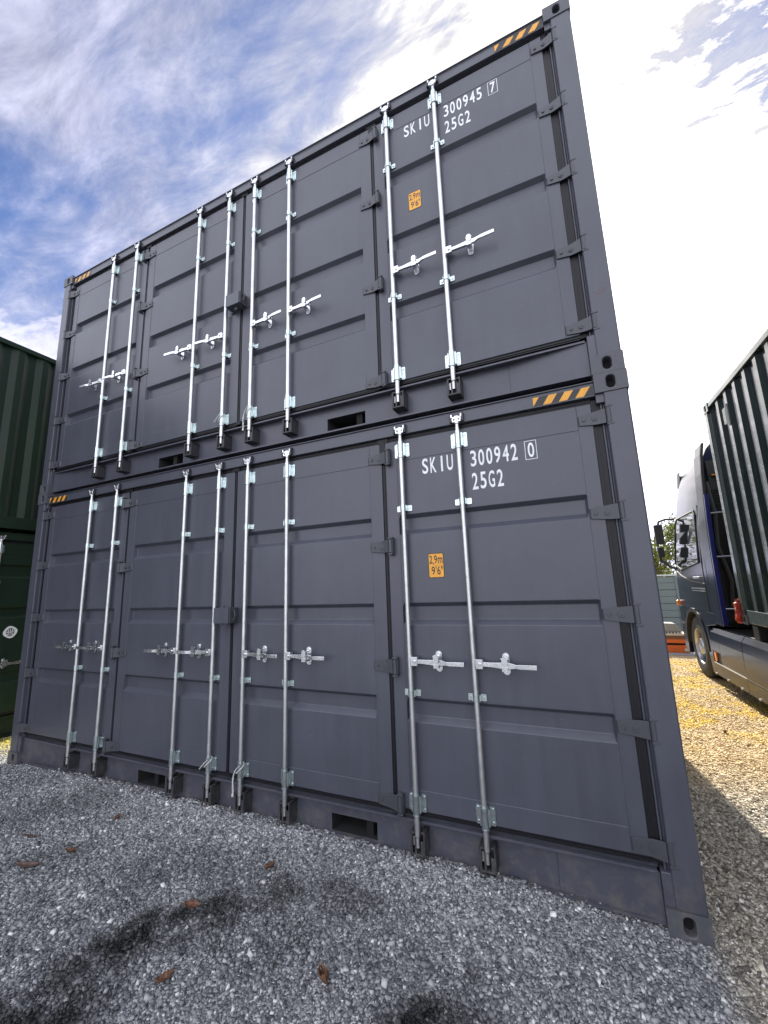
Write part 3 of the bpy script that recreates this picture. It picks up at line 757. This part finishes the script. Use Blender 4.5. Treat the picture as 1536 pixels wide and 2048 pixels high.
# loose stones over the near ground
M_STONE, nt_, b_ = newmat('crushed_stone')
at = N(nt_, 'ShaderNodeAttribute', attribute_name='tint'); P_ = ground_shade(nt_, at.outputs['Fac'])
bump(nt_, b_, noise_(nt_, P_, 240, 3, .6), .6, .0012)
def gravel():
    pts = []
    def region(x0, x1, y0, y1, dens):
        n = int((x1-x0)*(y1-y0)*dens); pts.append(np.stack([rng.uniform(x0, x1, n), rng.uniform(y0, y1, n)], 1))
    region(2.2, 6.9, -1.9, .14, 8200); region(-1.0, 2.2, -1.5, .14, 6000); region(6.05, 7.6, .14, 2.6, 6500); region(6.1, 7.9, 2.6, 5.2, 4500); region(6.3, 8.0, 5.2, 8.45, 2600)
    region(6.9, 7.6, -1.2, .14, 5000); region(-1.0, 0, .14, 1.0, 2500)
    p = np.concatenate(pts); n = len(p)
    hz = np.array([gh(a, b) for a, b in p])
    s = np.exp(rng.normal(math.log(.0058), .36, n)).clip(.0028, .015)
    ext = s[:, None]*np.stack([rng.uniform(.9, 1.5, n), rng.uniform(.7, 1.1, n), rng.uniform(.45, .8, n)], 1)
    cube = np.array([[-1,-1,-1],[1,-1,-1],[1,1,-1],[-1,1,-1],[-1,-1,1],[1,-1,1],[1,1,1],[-1,1,1]], float)
    v = cube[None]*ext[:, None, :]*rng.uniform(.45, 1.0, (n, 8, 3))
    a = rng.uniform(0, 2*np.pi, n); t = rng.normal(0, .35, n); u = rng.normal(0, .35, n)
    def rot(v, i, j, a):
        c, s_ = np.cos(a)[:, None], np.sin(a)[:, None]; x, y = v[:, :, i].copy(), v[:, :, j].copy()
        v[:, :, i] = c*x-s_*y; v[:, :, j] = s_*x+c*y
    rot(v, 0, 2, t); rot(v, 1, 2, u); rot(v, 0, 1, a)
    v[:, :, 0] += p[:, 0:1]; v[:, :, 1] += p[:, 1:2]; v[:, :, 2] += (hz+ext[:, 2]*rng.uniform(-.2, .9, n))[:, None]
    q = np.array([[0,3,2,1],[4,5,6,7],[0,1,5,4],[1,2,6,5],[2,3,7,6],[3,0,4,7]])
    f = (q[None]+8*np.arange(n)[:, None, None]).reshape(-1, 4)
    me = bpy.data.meshes.new('gravel'); me.vertices.add(8*n); me.vertices.foreach_set('co', v.reshape(-1).astype(np.float32))
    me.loops.add(f.size); me.loops.foreach_set('vertex_index', f.reshape(-1).astype(np.int32))
    me.polygons.add(len(f)); me.polygons.foreach_set('loop_start', (np.arange(len(f))*4).astype(np.int32))
    me.update(calc_edges=True)
    at = me.attributes.new('tint', 'FLOAT', 'FACE'); at.data.foreach_set('value', np.repeat(rng.beta(1.15, 1.45, n), 6).astype(np.float32))
    me.materials.append(M_STONE)
    return me
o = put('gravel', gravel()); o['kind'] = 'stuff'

# concrete apron in front of the fence
M_CONC = plain('concrete', (.30, .30, .29), .85, nb=.004)
o = put('path', MB().box(4.6, 16, 8.45, 12.9, -.05, .022).mesh('path', M_CONC)); o['kind'] = 'structure'

# ------------------------------------------------------------------ the containers
ST = 2.900
side_door_container('lower dark grey side-opening container standing on the gravel, numbered 300942, six silver-barred doors face to camera', (0, 0, 0), 0, 2.896, M_GREY,
                    '300942', '0')['label'] = 'lower dark grey container on the gravel, numbered SKIU 300942, with eight silver locking bars'
side_door_container('upper dark grey container stacked on top of the other, numbered SKIU 300945', (-.004, .006, ST), 0, 2.896, M_GREY, '300945', '7', rust_post=True)
container_plain('shipping_container', 'plain grey container on the ground directly behind the numbered stack', (0.0, 2.50, 0), 0, 6.058, 2.896, M_GREY)
container_plain('shipping_container', 'plain grey container on top of the row behind the numbered stack', (0.0, 2.50, ST), 0, 6.058, 2.896, M_GREY)
side_door_container('dark green side-opening container on the ground at the left edge with round white emblem', (-1.0, -4.910, 0), R(90), 2.591, M_GREEN,
                    stickers=False, tie=False, grooves=[(2.15, 1.97), (1.60, 1.46), (.80, .66)], emblem=True)
container_plain('shipping_container', 'dark green corrugated container stacked upper left on the green one with doors', (-1.0, -4.910, 2.595), R(90), 6.058, 2.591, M_GREEN)

# container riding on the truck
TY = .022
tcn = container_plain('shipping_container', 'green ribbed container riding on the truck bed at right', (7.503, 4.10, 1.075), R(-90)+TY, 6.058, 2.896, M_GREENT)
m = MB().rplate(.60, .68, 2.42, 2.62, .010, .032, r=.008)
m.box(.69, .70, .012, .03, 2.38, 2.66)
put('vent', m.mesh('vent', [plain('pale_vent_plastic', (.6, .62, .6), .5)]), tcn)

# ------------------------------------------------------------------ truck
M_NAVY, nt_, b_ = newmat('navy_truck_paint')
fl = noise_(nt_, wpos(nt_), 4, 2, .5)
LK(nt_, ramp(nt_, fl, [(.4, (.008, .010, .028)), (.6, (.011, .014, .036))]), b_.inputs['Base Color'])
b_.inputs['Metallic'].default_value = 0; b_.inputs['Roughness'].default_value = .16; b_.inputs['Specular IOR Level'].default_value = .28; b_.inputs['Coat Weight'].default_value = .0
bump(nt_, b_, noise_(nt_, wpos(nt_), 2.2, 2, .5), .25, .006)
M_BLUE = paint('blue_paint', (.006, .010, .13), .3, coat=.5, dirt=0)
M_GLASS, nt_, b_ = newmat('tinted_glass'); b_.inputs['Base Color'].default_value = (.012, .016, .018, 1); b_.inputs['Roughness'].default_value = .03; b_.inputs['Specular IOR Level'].default_value = .8
bump(nt_, b_, noise_(nt_, wpos(nt_), 2.0, 2, .5), .2, .004)
M_PLAS = plain('black_plastic', (.014, .014, .015), .5, nb=.0008)
M_TYRE = plain('tyre_rubber', (.022, .021, .020), .8, nb=.002)
M_CHROME = metal('polished_alloy', (.42, .42, .43), .28, ts=30)
M_AMB = plain('amber_lens', (.75, .22, .02), .25)
M_TRIM = plain('silver_trim', (.55, .56, .58), .3, metallic=.7)

tr = thing('truck', 'dark navy lorry cab and chassis carrying the green ribbed container at right', 'truck', (7.46, 5.98, 0), TY)
def section(z, yf, yr, ins, rc, W=2.5):
    pts = []
    x0, x1 = ins, W-ins
    pts += [(x0, yr, z)]
    for i in range(9):
        a = R(180-90*i/8); pts.append((x0+rc+rc*math.cos(a), yf-rc+rc*math.sin(a), z))
    for i in range(9):
        a = R(90-90*i/8); pts.append((x1-rc+rc*math.cos(a), yf-rc+rc*math.sin(a), z))
    pts += [(x1, yr, z)]
    return pts
SEC = [(1.13, 1.24, 0, .20), (1.30, 1.26, 0, .20), (1.55, 1.25, 0, .20), (1.80, 1.22, .002, .20), (1.90, 1.20, .006, .20), (2.15, 1.15, .02, .21), (2.45, 1.08, .04, .22), (2.75, 1.0, .07, .24), (2.88, .96, .09, .25),
       (3.05, .94, .11, .28), (3.3, .88, .15, .32), (3.5, .76, .20, .36), (3.66, .58, .27, .38), (3.78, .30, .38, .40)]
m = MB().loft([section(z, f, -.80, i, r) for z, f, i, r in SEC])
me = m.mesh('cab_body', [M_NAVY, M_GLASS], smooth=30)
for p in me.polygons:
    c = p.center
    if 1.85 < c.z < 2.88 and c.y > .96-(c.z-1.85)*.2 and abs(p.normal.z) < .8: p.material_index = 1
cab = put('cab_body', me, tr)
# panels round the wheel arch, front corner and step area (left side and mirrored right)
def side_x(x, th): return (x, x+th)
for sgn, X0 in ((1, 0.0), (-1, 2.5)):
    m = MB(); cy, cz, rr = .33, .50, .63
    arc = [(cy+rr*math.cos(R(a)), cz+rr*math.sin(R(a))) for a in range(0, 181, 12)]
    poly = [(1.22, .34), (1.245, .60), (1.245, 1.128), (-.80, 1.128), (-.80, .95), (-.34, .90)]+arc[::-1][:-1]+[(cy+rr, .5), (cy+rr+.02, .30)]
    x0 = X0+sgn*.004; m.prism(poly, 'x', *sorted((x0, x0+sgn*.05)))
    put('wheel_arch_panel', m.mesh('wheel_arch_panel', M_NAVY), tr, bevel=.008)
    m = MB(); inn = [(cy+(rr-.05)*math.cos(R(a)), cz+(rr-.05)*math.sin(R(a))) for a in range(0, 181, 12)]
    arc2 = [(cy+(rr+.01)*math.cos(R(a)), cz+(rr+.01)*math.sin(R(a))) for a in range(0, 181, 12)]
    for i in range(len(inn)-1):
        m.prism([arc2[i], arc2[i+1], inn[i+1], inn[i]], 'x', *sorted((X0-sgn*.012, X0+sgn*.40)))
    put('wheel_arch_lip', m.mesh('wheel_arch_lip', M_PLAS), tr)
    # side window
    m = MB(); xo = X0
    def inset(z):
        zs = [q[0] for q in SEC]; return float(np.interp(z, zs, [q[2] for q in SEC]))
    win = [(-.50, 1.90), (-.50, 2.66), (-.40, 2.74), (.68, 2.74), (.80, 2.66), (1.00, 1.92), (.60, 1.80)]
    vs = [(X0+sgn*(inset(z)-.006), y, z) for y, z in win]+[(X0+sgn*(inset(z)+.01), y, z) for y, z in win]
    n = len(win); m.add(vs, [tuple(range(n)), tuple(range(2*n-1, n-1, -1))]+[(i, (i+1) % n, (i+1) % n+n, i+n) for i in range(n)])
    put('side_window', m.mesh('side_window', M_GLASS), tr)
    m = MB()
    loop = [Vector((X0+sgn*(inset(z)-.006), y, z)) for y, z in win]; loop.append(loop[0]); m.tube(loop, .014, 6)
    m.tube([(X0+sgn*(inset(z)-.002), y, z) for y, z in ((-.62, 2.80), (-.64, 1.9), (-.66, 1.13))], .008, 6)
    m.tube([(X0+sgn*(-.002), y, z) for y, z in ((1.10, 1.82), (.70, 1.70), (.1, 1.60), (-.64, 1.56))], .010, 6)
    put('window_seal', m.mesh('window_seal', M_PLAS), tr)
    m = MB(); m.box(*sorted((X0-sgn*.03, X0+sgn*.0)), -.45, -.15, 1.64, 1.675); put('door_handle', m.mesh('door_handle', M_TRIM), tr, bevel=.006)
    m = MB(); m.box(*sorted((X0-sgn*.012, X0+sgn*.01)), -.62, .12, 1.475, 1.492); m.box(*sorted((X0-sgn*.012, X0+sgn*.01)), -.62, .10, 1.44, 1.452); put('trim_strip', m.mesh('trim_strip', M_TRIM), tr)
    m = MB(); m.box(*sorted((X0-sgn*.035, X0+sgn*.01)), 1.13, 1.23, 1.14, 1.24); put('marker_lamp', m.mesh('marker_lamp', M_AMB), tr, bevel=.01)
    # skirt
    s0, s1 = -.28, -9.6
    m = MB(); top = .895; bot = .20
    prof = [(0.0, bot), (-.006, .42), (0.0, .70), (.010, top-.07), (.05, top), (.075, top), (.03, top-.08), (.025, bot)]
    cuts = [s0, -1.70, -3.0, -4.3, -5.7, -7.1, -8.4, s1]
    for i in range(len(cuts)-1):
        a, b = cuts[i]-(.006 if i else 0), cuts[i+1]+.006
        if i == 0:
            # forward end rakes up behind the wheel
            m.prism([(X0+0, .20)]*0 or [(-.29, .30), (-.22, .62), (-.10, .895), (-.40, .895), (-.40, .20), (-.31, .20)], 'x', *sorted((X0+sgn*.002, X0+sgn*.03)))
            a = -.40
            # panel with lamp recess
            hx = sorted((X0+sgn*.0, X0+sgn*.025))
            m.box(hx[0], hx[1], -.45, a, bot, .70); m.box(hx[0], hx[1], -.80, -.45, bot, .385); m.box(hx[0], hx[1], -.80, -.45, .545, .70); m.box(hx[0], hx[1], b, -.80, bot, .70)
            vs = [(X0+sgn*q[0], y, q[1]) for y in (a, b) for q in prof[2:7]]; k = 5
            m.add(vs, [(j, (j+1) % k, (j+1) % k+k, j+k) for j in range(k)]+[tuple(range(k)), tuple(range(2*k-1, k-1, -1))])
        else:
            vs = [(X0+sgn*q[0], y, q[1]) for y in (a, b) for q in prof]; k = len(prof)
            m.add(vs, [(j, (j+1) % k, (j+1) % k+k, j+k) for j in range(k)]+[tuple(range(k)), tuple(range(2*k-1, k-1, -1))])
        # black recessed moulding
    put('side_skirt', m.mesh('side_skirt', M_NAVY), tr, bevel=.004)
    m = MB(); m.box(*sorted((X0+sgn*.026, X0+sgn*.035)), -.81, -.44, .37, .56); m.box(*sorted((X0-sgn*.009, X0+sgn*.004)), -4.2, -1.2, .365, .38)
    put('skirt_recess', m.mesh('skirt_recess', M_PLAS), tr)
    m = MB(); m.box(*sorted((X0+sgn*.004, X0+sgn*.024)), -.56, -.47, .40, .535); put('amber_reflector', m.mesh('amber_reflector', M_AMB), tr, bevel=.004)
    m = MB()
    for yy in (-.45, -.95, -1.45, -2.0, -2.6, -3.3): m.box(*sorted((X0-sgn*.012, X0+sgn*.01)), yy-.05, yy, .20, .222)
    m.box(*sorted((X0-sgn*.010, X0+sgn*.01)), -1.7, -.46, .372, .384)
    put('skirt_clips', m.mesh('skirt_clips', M_TRIM), tr)
    # air deflector behind the cab
    def dfl(x_off, th, y0, y1, mat, nm, zs=(.98, 1.5, 2.0, 2.5, 2.9, 3.2, 3.5, 3.66)):
        m = MB(); vs = []
        for z in zs:
            a, b = sorted((X0+sgn*(inset(z)*.45+x_off), X0+sgn*(inset(z)*.45+x_off+th)))
            vs += [(a, y0, z), (b, y0, z), (b, y1, z), (a, y1, z)]
        fs = [(4*k+j, 4*k+(j+1) % 4, 4*(k+1)+(j+1) % 4, 4*(k+1)+j) for k in range(len(zs)-1) for j in range(4)]+[(0, 1, 2, 3), tuple(range(4*len(zs)-4, 4*len(zs)))]
        m.add(vs, fs); put(nm, m.mesh(nm, mat), tr, bevel=.004)
    dfl(.0, .03, -1.12, -.812, M_NAVY, 'air_deflector'); dfl(.004, .055, -1.165, -1.121, M_BLUE, 'deflector_edge', (.98, 1.5, 2.0, 2.5, 2.88)); dfl(.0, .035, -1.15, -1.121, M_PLAS, 'deflector_trim', (2.881, 3.2, 3.5, 3.67))
# lower nose and bumper
m = MB(); m.loft([section(z, f, .98, i, .18) for z, f, i in ((.30, 1.18, .02), (.45, 1.24, .006), (.9, 1.26, .004), (1.129, 1.25, .002))]); put('bumper', m.mesh('bumper', M_NAVY, smooth=30), tr)
m = MB(); m.box(.10, 2.40, .25, .97, .55, 1.12); m.box(.42, 2.08, -.78, .97, .30, 1.12); m.box(.10, 2.4, -.78, -.36, .92, 1.12)
m.box(.08, 2.42, -9.5, -.84, .86, .90); m.box(.75, .88, -9.6, .9, .62, 1.02); m.box(1.62, 1.75, -9.6, .9, .62, 1.02)
for y in (-2.1, -4.9, -7.8): m.box(.05, 2.45, y-.08, y+.08, .90, 1.070)
put('chassis', m.mesh('chassis', M_PLAS), tr, bevel=.006)
# back wall of the cab with horizontal louvres and pipework
m = MB(); m.box(.03, 2.47, -.86, -.805, 1.0, 2.45); m.box(.10, 2.40, -.86, -.805, 2.45, 2.95); m.box(.22, 2.28, -.86, -.805, 2.95, 3.45)
for i in range(46):
    z = 1.35+i*.036; m.box(.22, 1.05, -.885, -.861, z, z+.014)
m.box(.20, .215, -.89, -.861, 1.3, 3.05); m.box(1.055, 1.07, -.89, -.861, 1.3, 3.05)
m.tube([(.16, -.92, 3.1), (.19, -.95, 2.6), (.15, -.96, 2.1), (.24, -.95, 1.6), (.2, -.94, 1.2)], .035, 8)
put('cab_back', m.mesh('cab_back', M_PLAS), tr)
m = MB(); m.box(.26, 2.2, -.90, -.861, 3.20, 3.22)
for i in range(3): m.box(.32+i*.07, .37+i*.07, -.885, -.861, 3.14, 3.18)
put('back_lamps', m.mesh('back_lamps', M_AMB), tr)
m = MB()
for z in (1.20, 1.95, 2.6): m.tube([(.05, -1.05, z), (1.2, -1.05, z)], .012, 6)
m.tube([(.3, -1.0, 1.05), (.5, -1.15, 1.15), (.9, -1.2, 1.1)], .03, 8)
put('handrail', m.mesh('handrail', M_TRIM, smooth=50), tr)
# roof visor
m = MB(); vs = []
for (x, dy) in ((.19, -.42), (.21, -.15), (.30, .02), (.5, .10), (1.25, .14), (2.0, .10), (2.2, .02), (2.29, -.15), (2.31, -.42)):
    vs += [(x, 1.04+dy, 3.36), (x, 1.06+dy, 3.38), (x, .92+dy, 3.62), (x, .90+dy, 3.60)]
m.loft([vs[4*i:4*i+4] for i in range(9)]); put('sun_visor', m.mesh('sun_visor', M_PLAS), tr)
# mirrors
for sgn, X0 in ((1, 0.0), (-1, 2.5)):
    mr = MB()
    mr.loft([[(X0-sgn*(.235-a), 1.10+b, z) for a, b in ((0, 0), (.14, -.01), (.15, .07), (.08, .13), (0, .09))] for z in (2.33, 2.36, 2.66, 2.72)])
    mo = put('mirror', mr.mesh('mirror', M_PLAS), tr, bevel=.012)
    m2 = MB(); m2.loft([[(X0-sgn*(.225-a), 1.12+b, z) for a, b in ((0, 0), (.11, 0), (.11, .09), (0, .08))] for z in (2.07, 2.10, 2.24, 2.27)]); put('mirror', m2.mesh('mirror', M_PLAS), tr, bevel=.012)
    ar = MB(); ar.tube([(X0+sgn*.10, 1.02, 2.79), (X0-sgn*.02, 1.12, 2.82), (X0-sgn*.14, 1.15, 2.78), (X0-sgn*.16, 1.15, 2.70)], .022, 8)
    ar.tube([(X0+sgn*.02, 1.08, 1.84), (X0-sgn*.06, 1.14, 1.88), (X0-sgn*.19, 1.17, 2.02), (X0-sgn*.19, 1.17, 2.10)], .024, 8)
    ar.tube([(X0-sgn*.20, 1.17, 2.25), (X0-sgn*.20, 1.16, 2.36)], .014, 8)
    put('mirror_arm', ar.mesh('mirror_arm', M_PLAS, smooth=50), mo)
# wheels
def wheel_meshes():
    r, wd = .505, .32; t = MB()
    prof = [(.29, .02), (.30, .0), (.36, -.005), (.44, .004), (.475, .014), (.497, .035), (r, .06), (r, wd-.06), (.49, wd-.02), (.44, wd), (.30, wd)]
    t.lathe(prof, (0, 0, 0), (1, 0, 0), 56)
    g = 0
    tm = t.mesh('tyre', M_TYRE, smooth=35)
    rm = MB(); rm.lathe([(.302, .022), (.292, .006), (.280, .012), (.270, .05), (.262, .13), (.245, .145), (.17, .118), (.145, .10), (.135, .03), (.115, .012), (.06, .004), (.0005, .004)], (0, 0, 0), (1, 0, 0), 48)
    for i in range(10):
        a = 2*math.pi*i/10; c = Vector((0, .168*math.cos(a), .168*math.sin(a))); rm.cyl(c+Vector((.118, 0, 0)), c+Vector((.055, 0, 0)), .017, 6, .013)
    im = rm.mesh('rim', [M_CHROME, M_VOID], smooth=35)
    hl = MB()
    for i in range(10):
        a = 2*math.pi*(i+.5)/10; c = Vector((0, .222*math.cos(a), .222*math.sin(a))); hl.cyl(c+Vector((.1255, 0, 0)), c+Vector((.140, 0, 0)), .021, 12)
    o_ = len(rm.v)
    return tm, im, hl.mesh('rim_hole', M_VOID)
tm, im, hm = wheel_meshes()
for y in (.33, -3.75, -7.0, -8.3):
    for X0, rz in ((.02, 0), (2.48, math.pi)):
        wh = put('wheel', tm, tr, (X0, y, .500), rot=(0, 0, rz)); put('rim', im, wh); put('rim_hole', hm, wh)

# red lashing straps stuffed between cab and container
m = MB(); rs = random.Random(4)
for i in range(11):
    a = rs.uniform(0, 6.28); z0 = 1.08+.03*rs.random(); z1 = 1.30+.08*rs.random(); x = .0+.03*rs.random(); y = rs.uniform(-.045, .045)
    pts = [(x+.02*math.cos(a+k*1.3), y+.03*math.sin(a+k*1.7), z0+(z1-z0)*k/6) for k in range(7)]
    m.tube(pts, [.016+.010*rs.random() for _ in pts], 7)
o = put('strap_bundle', m.mesh('strap_bundle', plain('red_webbing', (.42, .035, .02), .6, nb=.002), smooth=40), None, (7.49, 4.19, 0))
tag(o, 'crumpled red lashing straps hanging between the cab and the green container', 'straps')

# ------------------------------------------------------------------ fence, stack, trees
M_FEN = plain('grey_green_fence', (.115, .140, .135), .55, nb=.002); M_FENT = plain('pale_fence_cap', (.45, .48, .45), .5)
fe = thing('fence', 'grey green boarded fence with pale top rail beyond the truck', 'fence', (4.6, 13.0, 0))
for i in range(-9, 6):  # run behind the stack is unseen, added to darken the truck's reflections
    m = MB(); x0 = i*1.96
    for k in range(8):
        z0 = .03+k*.211; m.box(x0+.02, x0+1.92, 0, .03, z0, z0+(.205 if k % 2 == 0 else .190))
    m.box(x0+.02, x0+1.92, .032, .05, .03, 1.70)
    put('board_panel', m.mesh('board_panel', M_FEN), fe, bevel=.008)
    put('post', MB().box(x0-.05, x0+.0195, -.02, .06, 0, 1.72).mesh('post', M_FEN), fe)
put('top_rail', MB().box(-17.7, 11.8, -.03, .07, 1.722, 1.765).mesh('top_rail', M_FENT), fe)

M_ORG = plain('orange_steel', (.62, .12, .015), .45); M_GBX = plain('weathered_grey_box', (.22, .22, .21), .6); M_BRN = plain('brown_timber', (.16, .08, .05), .8, nb=.002); M_PALE = plain('pale_board', (.50, .44, .36), .7)
pf = thing('equipment_stack', 'orange steel frames with timber and a grey hood beside the cab front', 'equipment', (7.05, 8.75, .022))
m = MB(); m.box(0, .72, 0, .60, .0, .155); m.box(.05, .10, -.01, .0, .02, .13); m.box(.40, .45, -.01, .0, .02, .13); put('base_frame', m.mesh('base_frame', M_ORG), pf, bevel=.012)
put('upper_frame', MB().box(.02, .70, .03, .55, .20, .29).mesh('upper_frame', M_ORG), pf, bevel=.01)
put('spacer', MB().box(.05, .68, .06, .5, .155, .20).mesh('spacer', M_VOID), pf)
put('timber', MB().box(.0, .70, .02, .55, .29, .365).mesh('timber', M_BRN), pf, bevel=.008)
m = MB(); m.box(-.02, .74, .0, .58, .366, .405)
for i in range(12): m.cyl((.02+i*.06, -.004, .405), (.02+i*.06, .03, .43), .016, 6)
put('board', m.mesh('board', M_PALE), pf, bevel=.005)
m = MB().prism([(.0, .43), (.66, .43), (.55, .62), (.0, .64)], 'y', .08, .48); put('hood', m.mesh('hood', M_GBX), pf, bevel=.012)
m = MB(); m.tube([(.66, -.08, .05), (.78, -.12, .07), (.86, -.05, .04)], .03, 8); m.cyl((.62, -.10, .07), (.70, -.10, .07), .035, 10); put('coupling', m.mesh('coupling', M_PALE, smooth=50), pf)

def leafmat(name, c1, c2):
    m, nt, b = newmat(name); at = N(nt, 'ShaderNodeAttribute', attribute_name='tint')
    c = ramp(nt, at.outputs['Fac'], [(0, c1), (1, c2)]); LK(nt, c, b.inputs['Base Color']); b.inputs['Roughness'].default_value = .55
    tr_ = N(nt, 'ShaderNodeBsdfTranslucent'); LK(nt, c, tr_.inputs[0]); mx = N(nt, 'ShaderNodeMixShader'); mx.inputs[0].default_value = .45
    LK(nt, b.outputs[0], mx.inputs[1]); LK(nt, tr_.outputs[0], mx.inputs[2]); LK(nt, mx.outputs[0], nt.nodes['Material Output'].inputs[0]); return m
M_LEAF = leafmat('tree_foliage', (.05, .08, .015), (.22, .24, .04)); M_BARK = plain('bark', (.09, .07, .05), .9, nb=.006)
def tree(label, x, y, H, rad, seed, group):
    r = np.random.default_rng(seed); rd = random.Random(seed); t = thing('tree', label, 'tree', (x, y, 0), 0, group)
    m = MB(); m.tube([(0, 0, 0), (.05, .02, H*.3), (-.03, .05, H*.55), (.04, 0, H*.85)], [.11, .09, .06, .02], 9)
    blobs = []
    for i in range(12):
        a = rd.uniform(0, 6.28); z = H*rd.uniform(.28, .9); L = rad*rd.uniform(.45, .95)*(1.1-.5*abs(z/H-.5)); e = (L*math.cos(a), L*math.sin(a), z+L*.35)
        m.tube([(0, 0, z-.15*H), (e[0]*.5, e[1]*.5, z), e], [.035, .022, .008], 6); blobs.append(e); blobs.append((e[0]*.55, e[1]*.55, z+.1))
    put('trunk', m.mesh('trunk', M_BARK, smooth=60), t)
    B = np.array(blobs); n = 7000; k = r.integers(0, len(B), n); d = r.normal(0, 1, (n, 3)); d /= np.linalg.norm(d, axis=1)[:, None]
    c = B[k]+d*(rad*.34*r.random((n, 1))**.45); s = r.uniform(.025, .06, (n, 1))
    u = r.normal(0, 1, (n, 3)); u /= np.linalg.norm(u, axis=1)[:, None]; v = np.cross(u, r.normal(0, 1, (n, 3))); v /= np.linalg.norm(v, axis=1)[:, None]
    vs = np.stack([c-u*s*1.4, c+v*s*.6, c+u*s*1.4, c-v*s*.6], 1).reshape(-1, 3)
    me = bpy.data.meshes.new('crown'); me.from_pydata(vs.tolist(), [], [(4*i, 4*i+1, 4*i+2, 4*i+3) for i in range(n)])
    a = me.attributes.new('tint', 'FLOAT', 'FACE'); a.data.foreach_set('value', r.random(n).astype(np.float32)); me.materials.append(M_LEAF); put('crown', me, t)
tree('yellow green tree over the fence nearest the grey stack corner', 8.7, 17.0, 3.9, 1.4, 11, 'trees beyond the fence')
tree('yellow green tree over the fence farther right behind the cab', 11.4, 18.5, 4.4, 1.8, 12, 'trees beyond the fence')
tree('low leafy tree behind the fence mostly hidden by the grey stack', 6.2, 16.5, 3.9, 1.6, 13, 'trees beyond the fence')

tree('added tall tree beyond the fence, hidden behind the middle of the stack', 3.0, 16.0, 7.0, 2.6, 14, 'trees beyond the fence')  # these tall trees are unseen, added to darken the truck skirt's reflection
tree('added tall tree beyond the fence, hidden behind the left half of the stack', -1.5, 16.5, 7.6, 2.8, 15, 'trees beyond the fence')
tree('added unseen tall tree beyond the fence, farthest to the left', -6.5, 16.0, 7.2, 2.8, 16, 'trees beyond the fence')
# ------------------------------------------------------------------ fallen leaves
M_DRY, nt_, b_ = newmat('dry_leaf'); P_ = wpos(nt_)
LK(nt_, ramp(nt_, noise_(nt_, P_, 70, 5, .7), [(.3, (.05, .022, .012)), (.5, (.13, .056, .028)), (.72, (.24, .14, .075))]), b_.inputs['Base Color']); b_.inputs['Roughness'].default_value = .6
bump(nt_, b_, noise_(nt_, P_, 120, 4, .6), .8, .002)
M_OLD, nt_, b_ = newmat('rotten_leaf'); P_ = wpos(nt_)
LK(nt_, ramp(nt_, noise_(nt_, P_, 60, 5, .7), [(.3, (.05, .03, .028)), (.5, (.12, .075, .06)), (.75, (.22, .15, .11))]), b_.inputs['Base Color'])
def leaf(x, y, L, W_, rz, curl, label, seed, mat=M_DRY):
    L *= .82; W_ *= .85; rd = random.Random(seed); m = MB(); nu, nv = 13, 7; vs = []
    for i in range(nu):
        t = i/(nu-1); wid = W_*math.sin(math.pi*min(1, t*.96+.02))**.75*(1+.18*math.sin(t*23+seed))
        for j in range(nv):
            s = (j/(nv-1)-.5)*2
            z = curl*(abs(s)**1.6)*W_*.8+curl*.5*L*(t-.5)**2*1.6+.004*math.sin(9*s+5*t*6+seed)
            vs.append(((t-.5)*L, s*wid*.5*(1-.25*curl*abs(s)), z+.002))
    fs = [(i*nv+j, (i+1)*nv+j, (i+1)*nv+j+1, i*nv+j+1) for i in range(nu-1) for j in range(nv-1)]
    m.add(vs, fs); m.tube([(-L*.5, 0, .002), (-L*.62, .004, .004), (-L*.74, -.003, .01)], .0013, 5)
    me = m.mesh('fallen_leaf', mat, smooth=60, recalc=False)
    o = put('fallen_leaf', me, None, (x, y, gh(x, y)+.012), rot=(rd.uniform(-.2, .2), rd.uniform(-.2, .2), rz))
    s = o.modifiers.new('solid', 'SOLIDIFY'); s.thickness = .0008
    tag(o, label, 'leaf', 'dry leaves on the gravel'); return o
leaf(4.480, -.824, .085, .062, 2.5, .9, 'curled brown leaf like a cup, nearest the bottom middle of the gravel', 1)
leaf(3.564, -.730, .105, .060, .5, .25, 'flat reddish brown leaf lying beside the dark patch', 2)
leaf(3.753, -.314, .075, .045, 1.2, .6, 'small upright brown leaf below the middle of the grey doors', 3)
leaf(3.823, -1.091, .085, .065, .9, .3, 'torn pale brown leaf half buried at the bottom left', 4)
leaf(2.363, -.678, .085, .050, .3, .3, 'small brown leaf on the left gravel beside the large dark one', 5)
leaf(2.270, -.880, .17, .060, .55, .2, 'large dark red brown leaf lying flat at the left edge', 6, M_OLD)
leaf(2.253, -.286, .060, .045, 1.8, .5, 'tiny brown leaf close to the left pocket of the container', 7)
leaf(1.900, -.690, .13, .035, .35, .1, 'long dull brown leaf farthest left on the gravel', 8, M_OLD)
leaf(6.95, 3.25, .07, .05, 1.1, .4, 'orange leaf on the sunlit ground between stack and truck', 10)
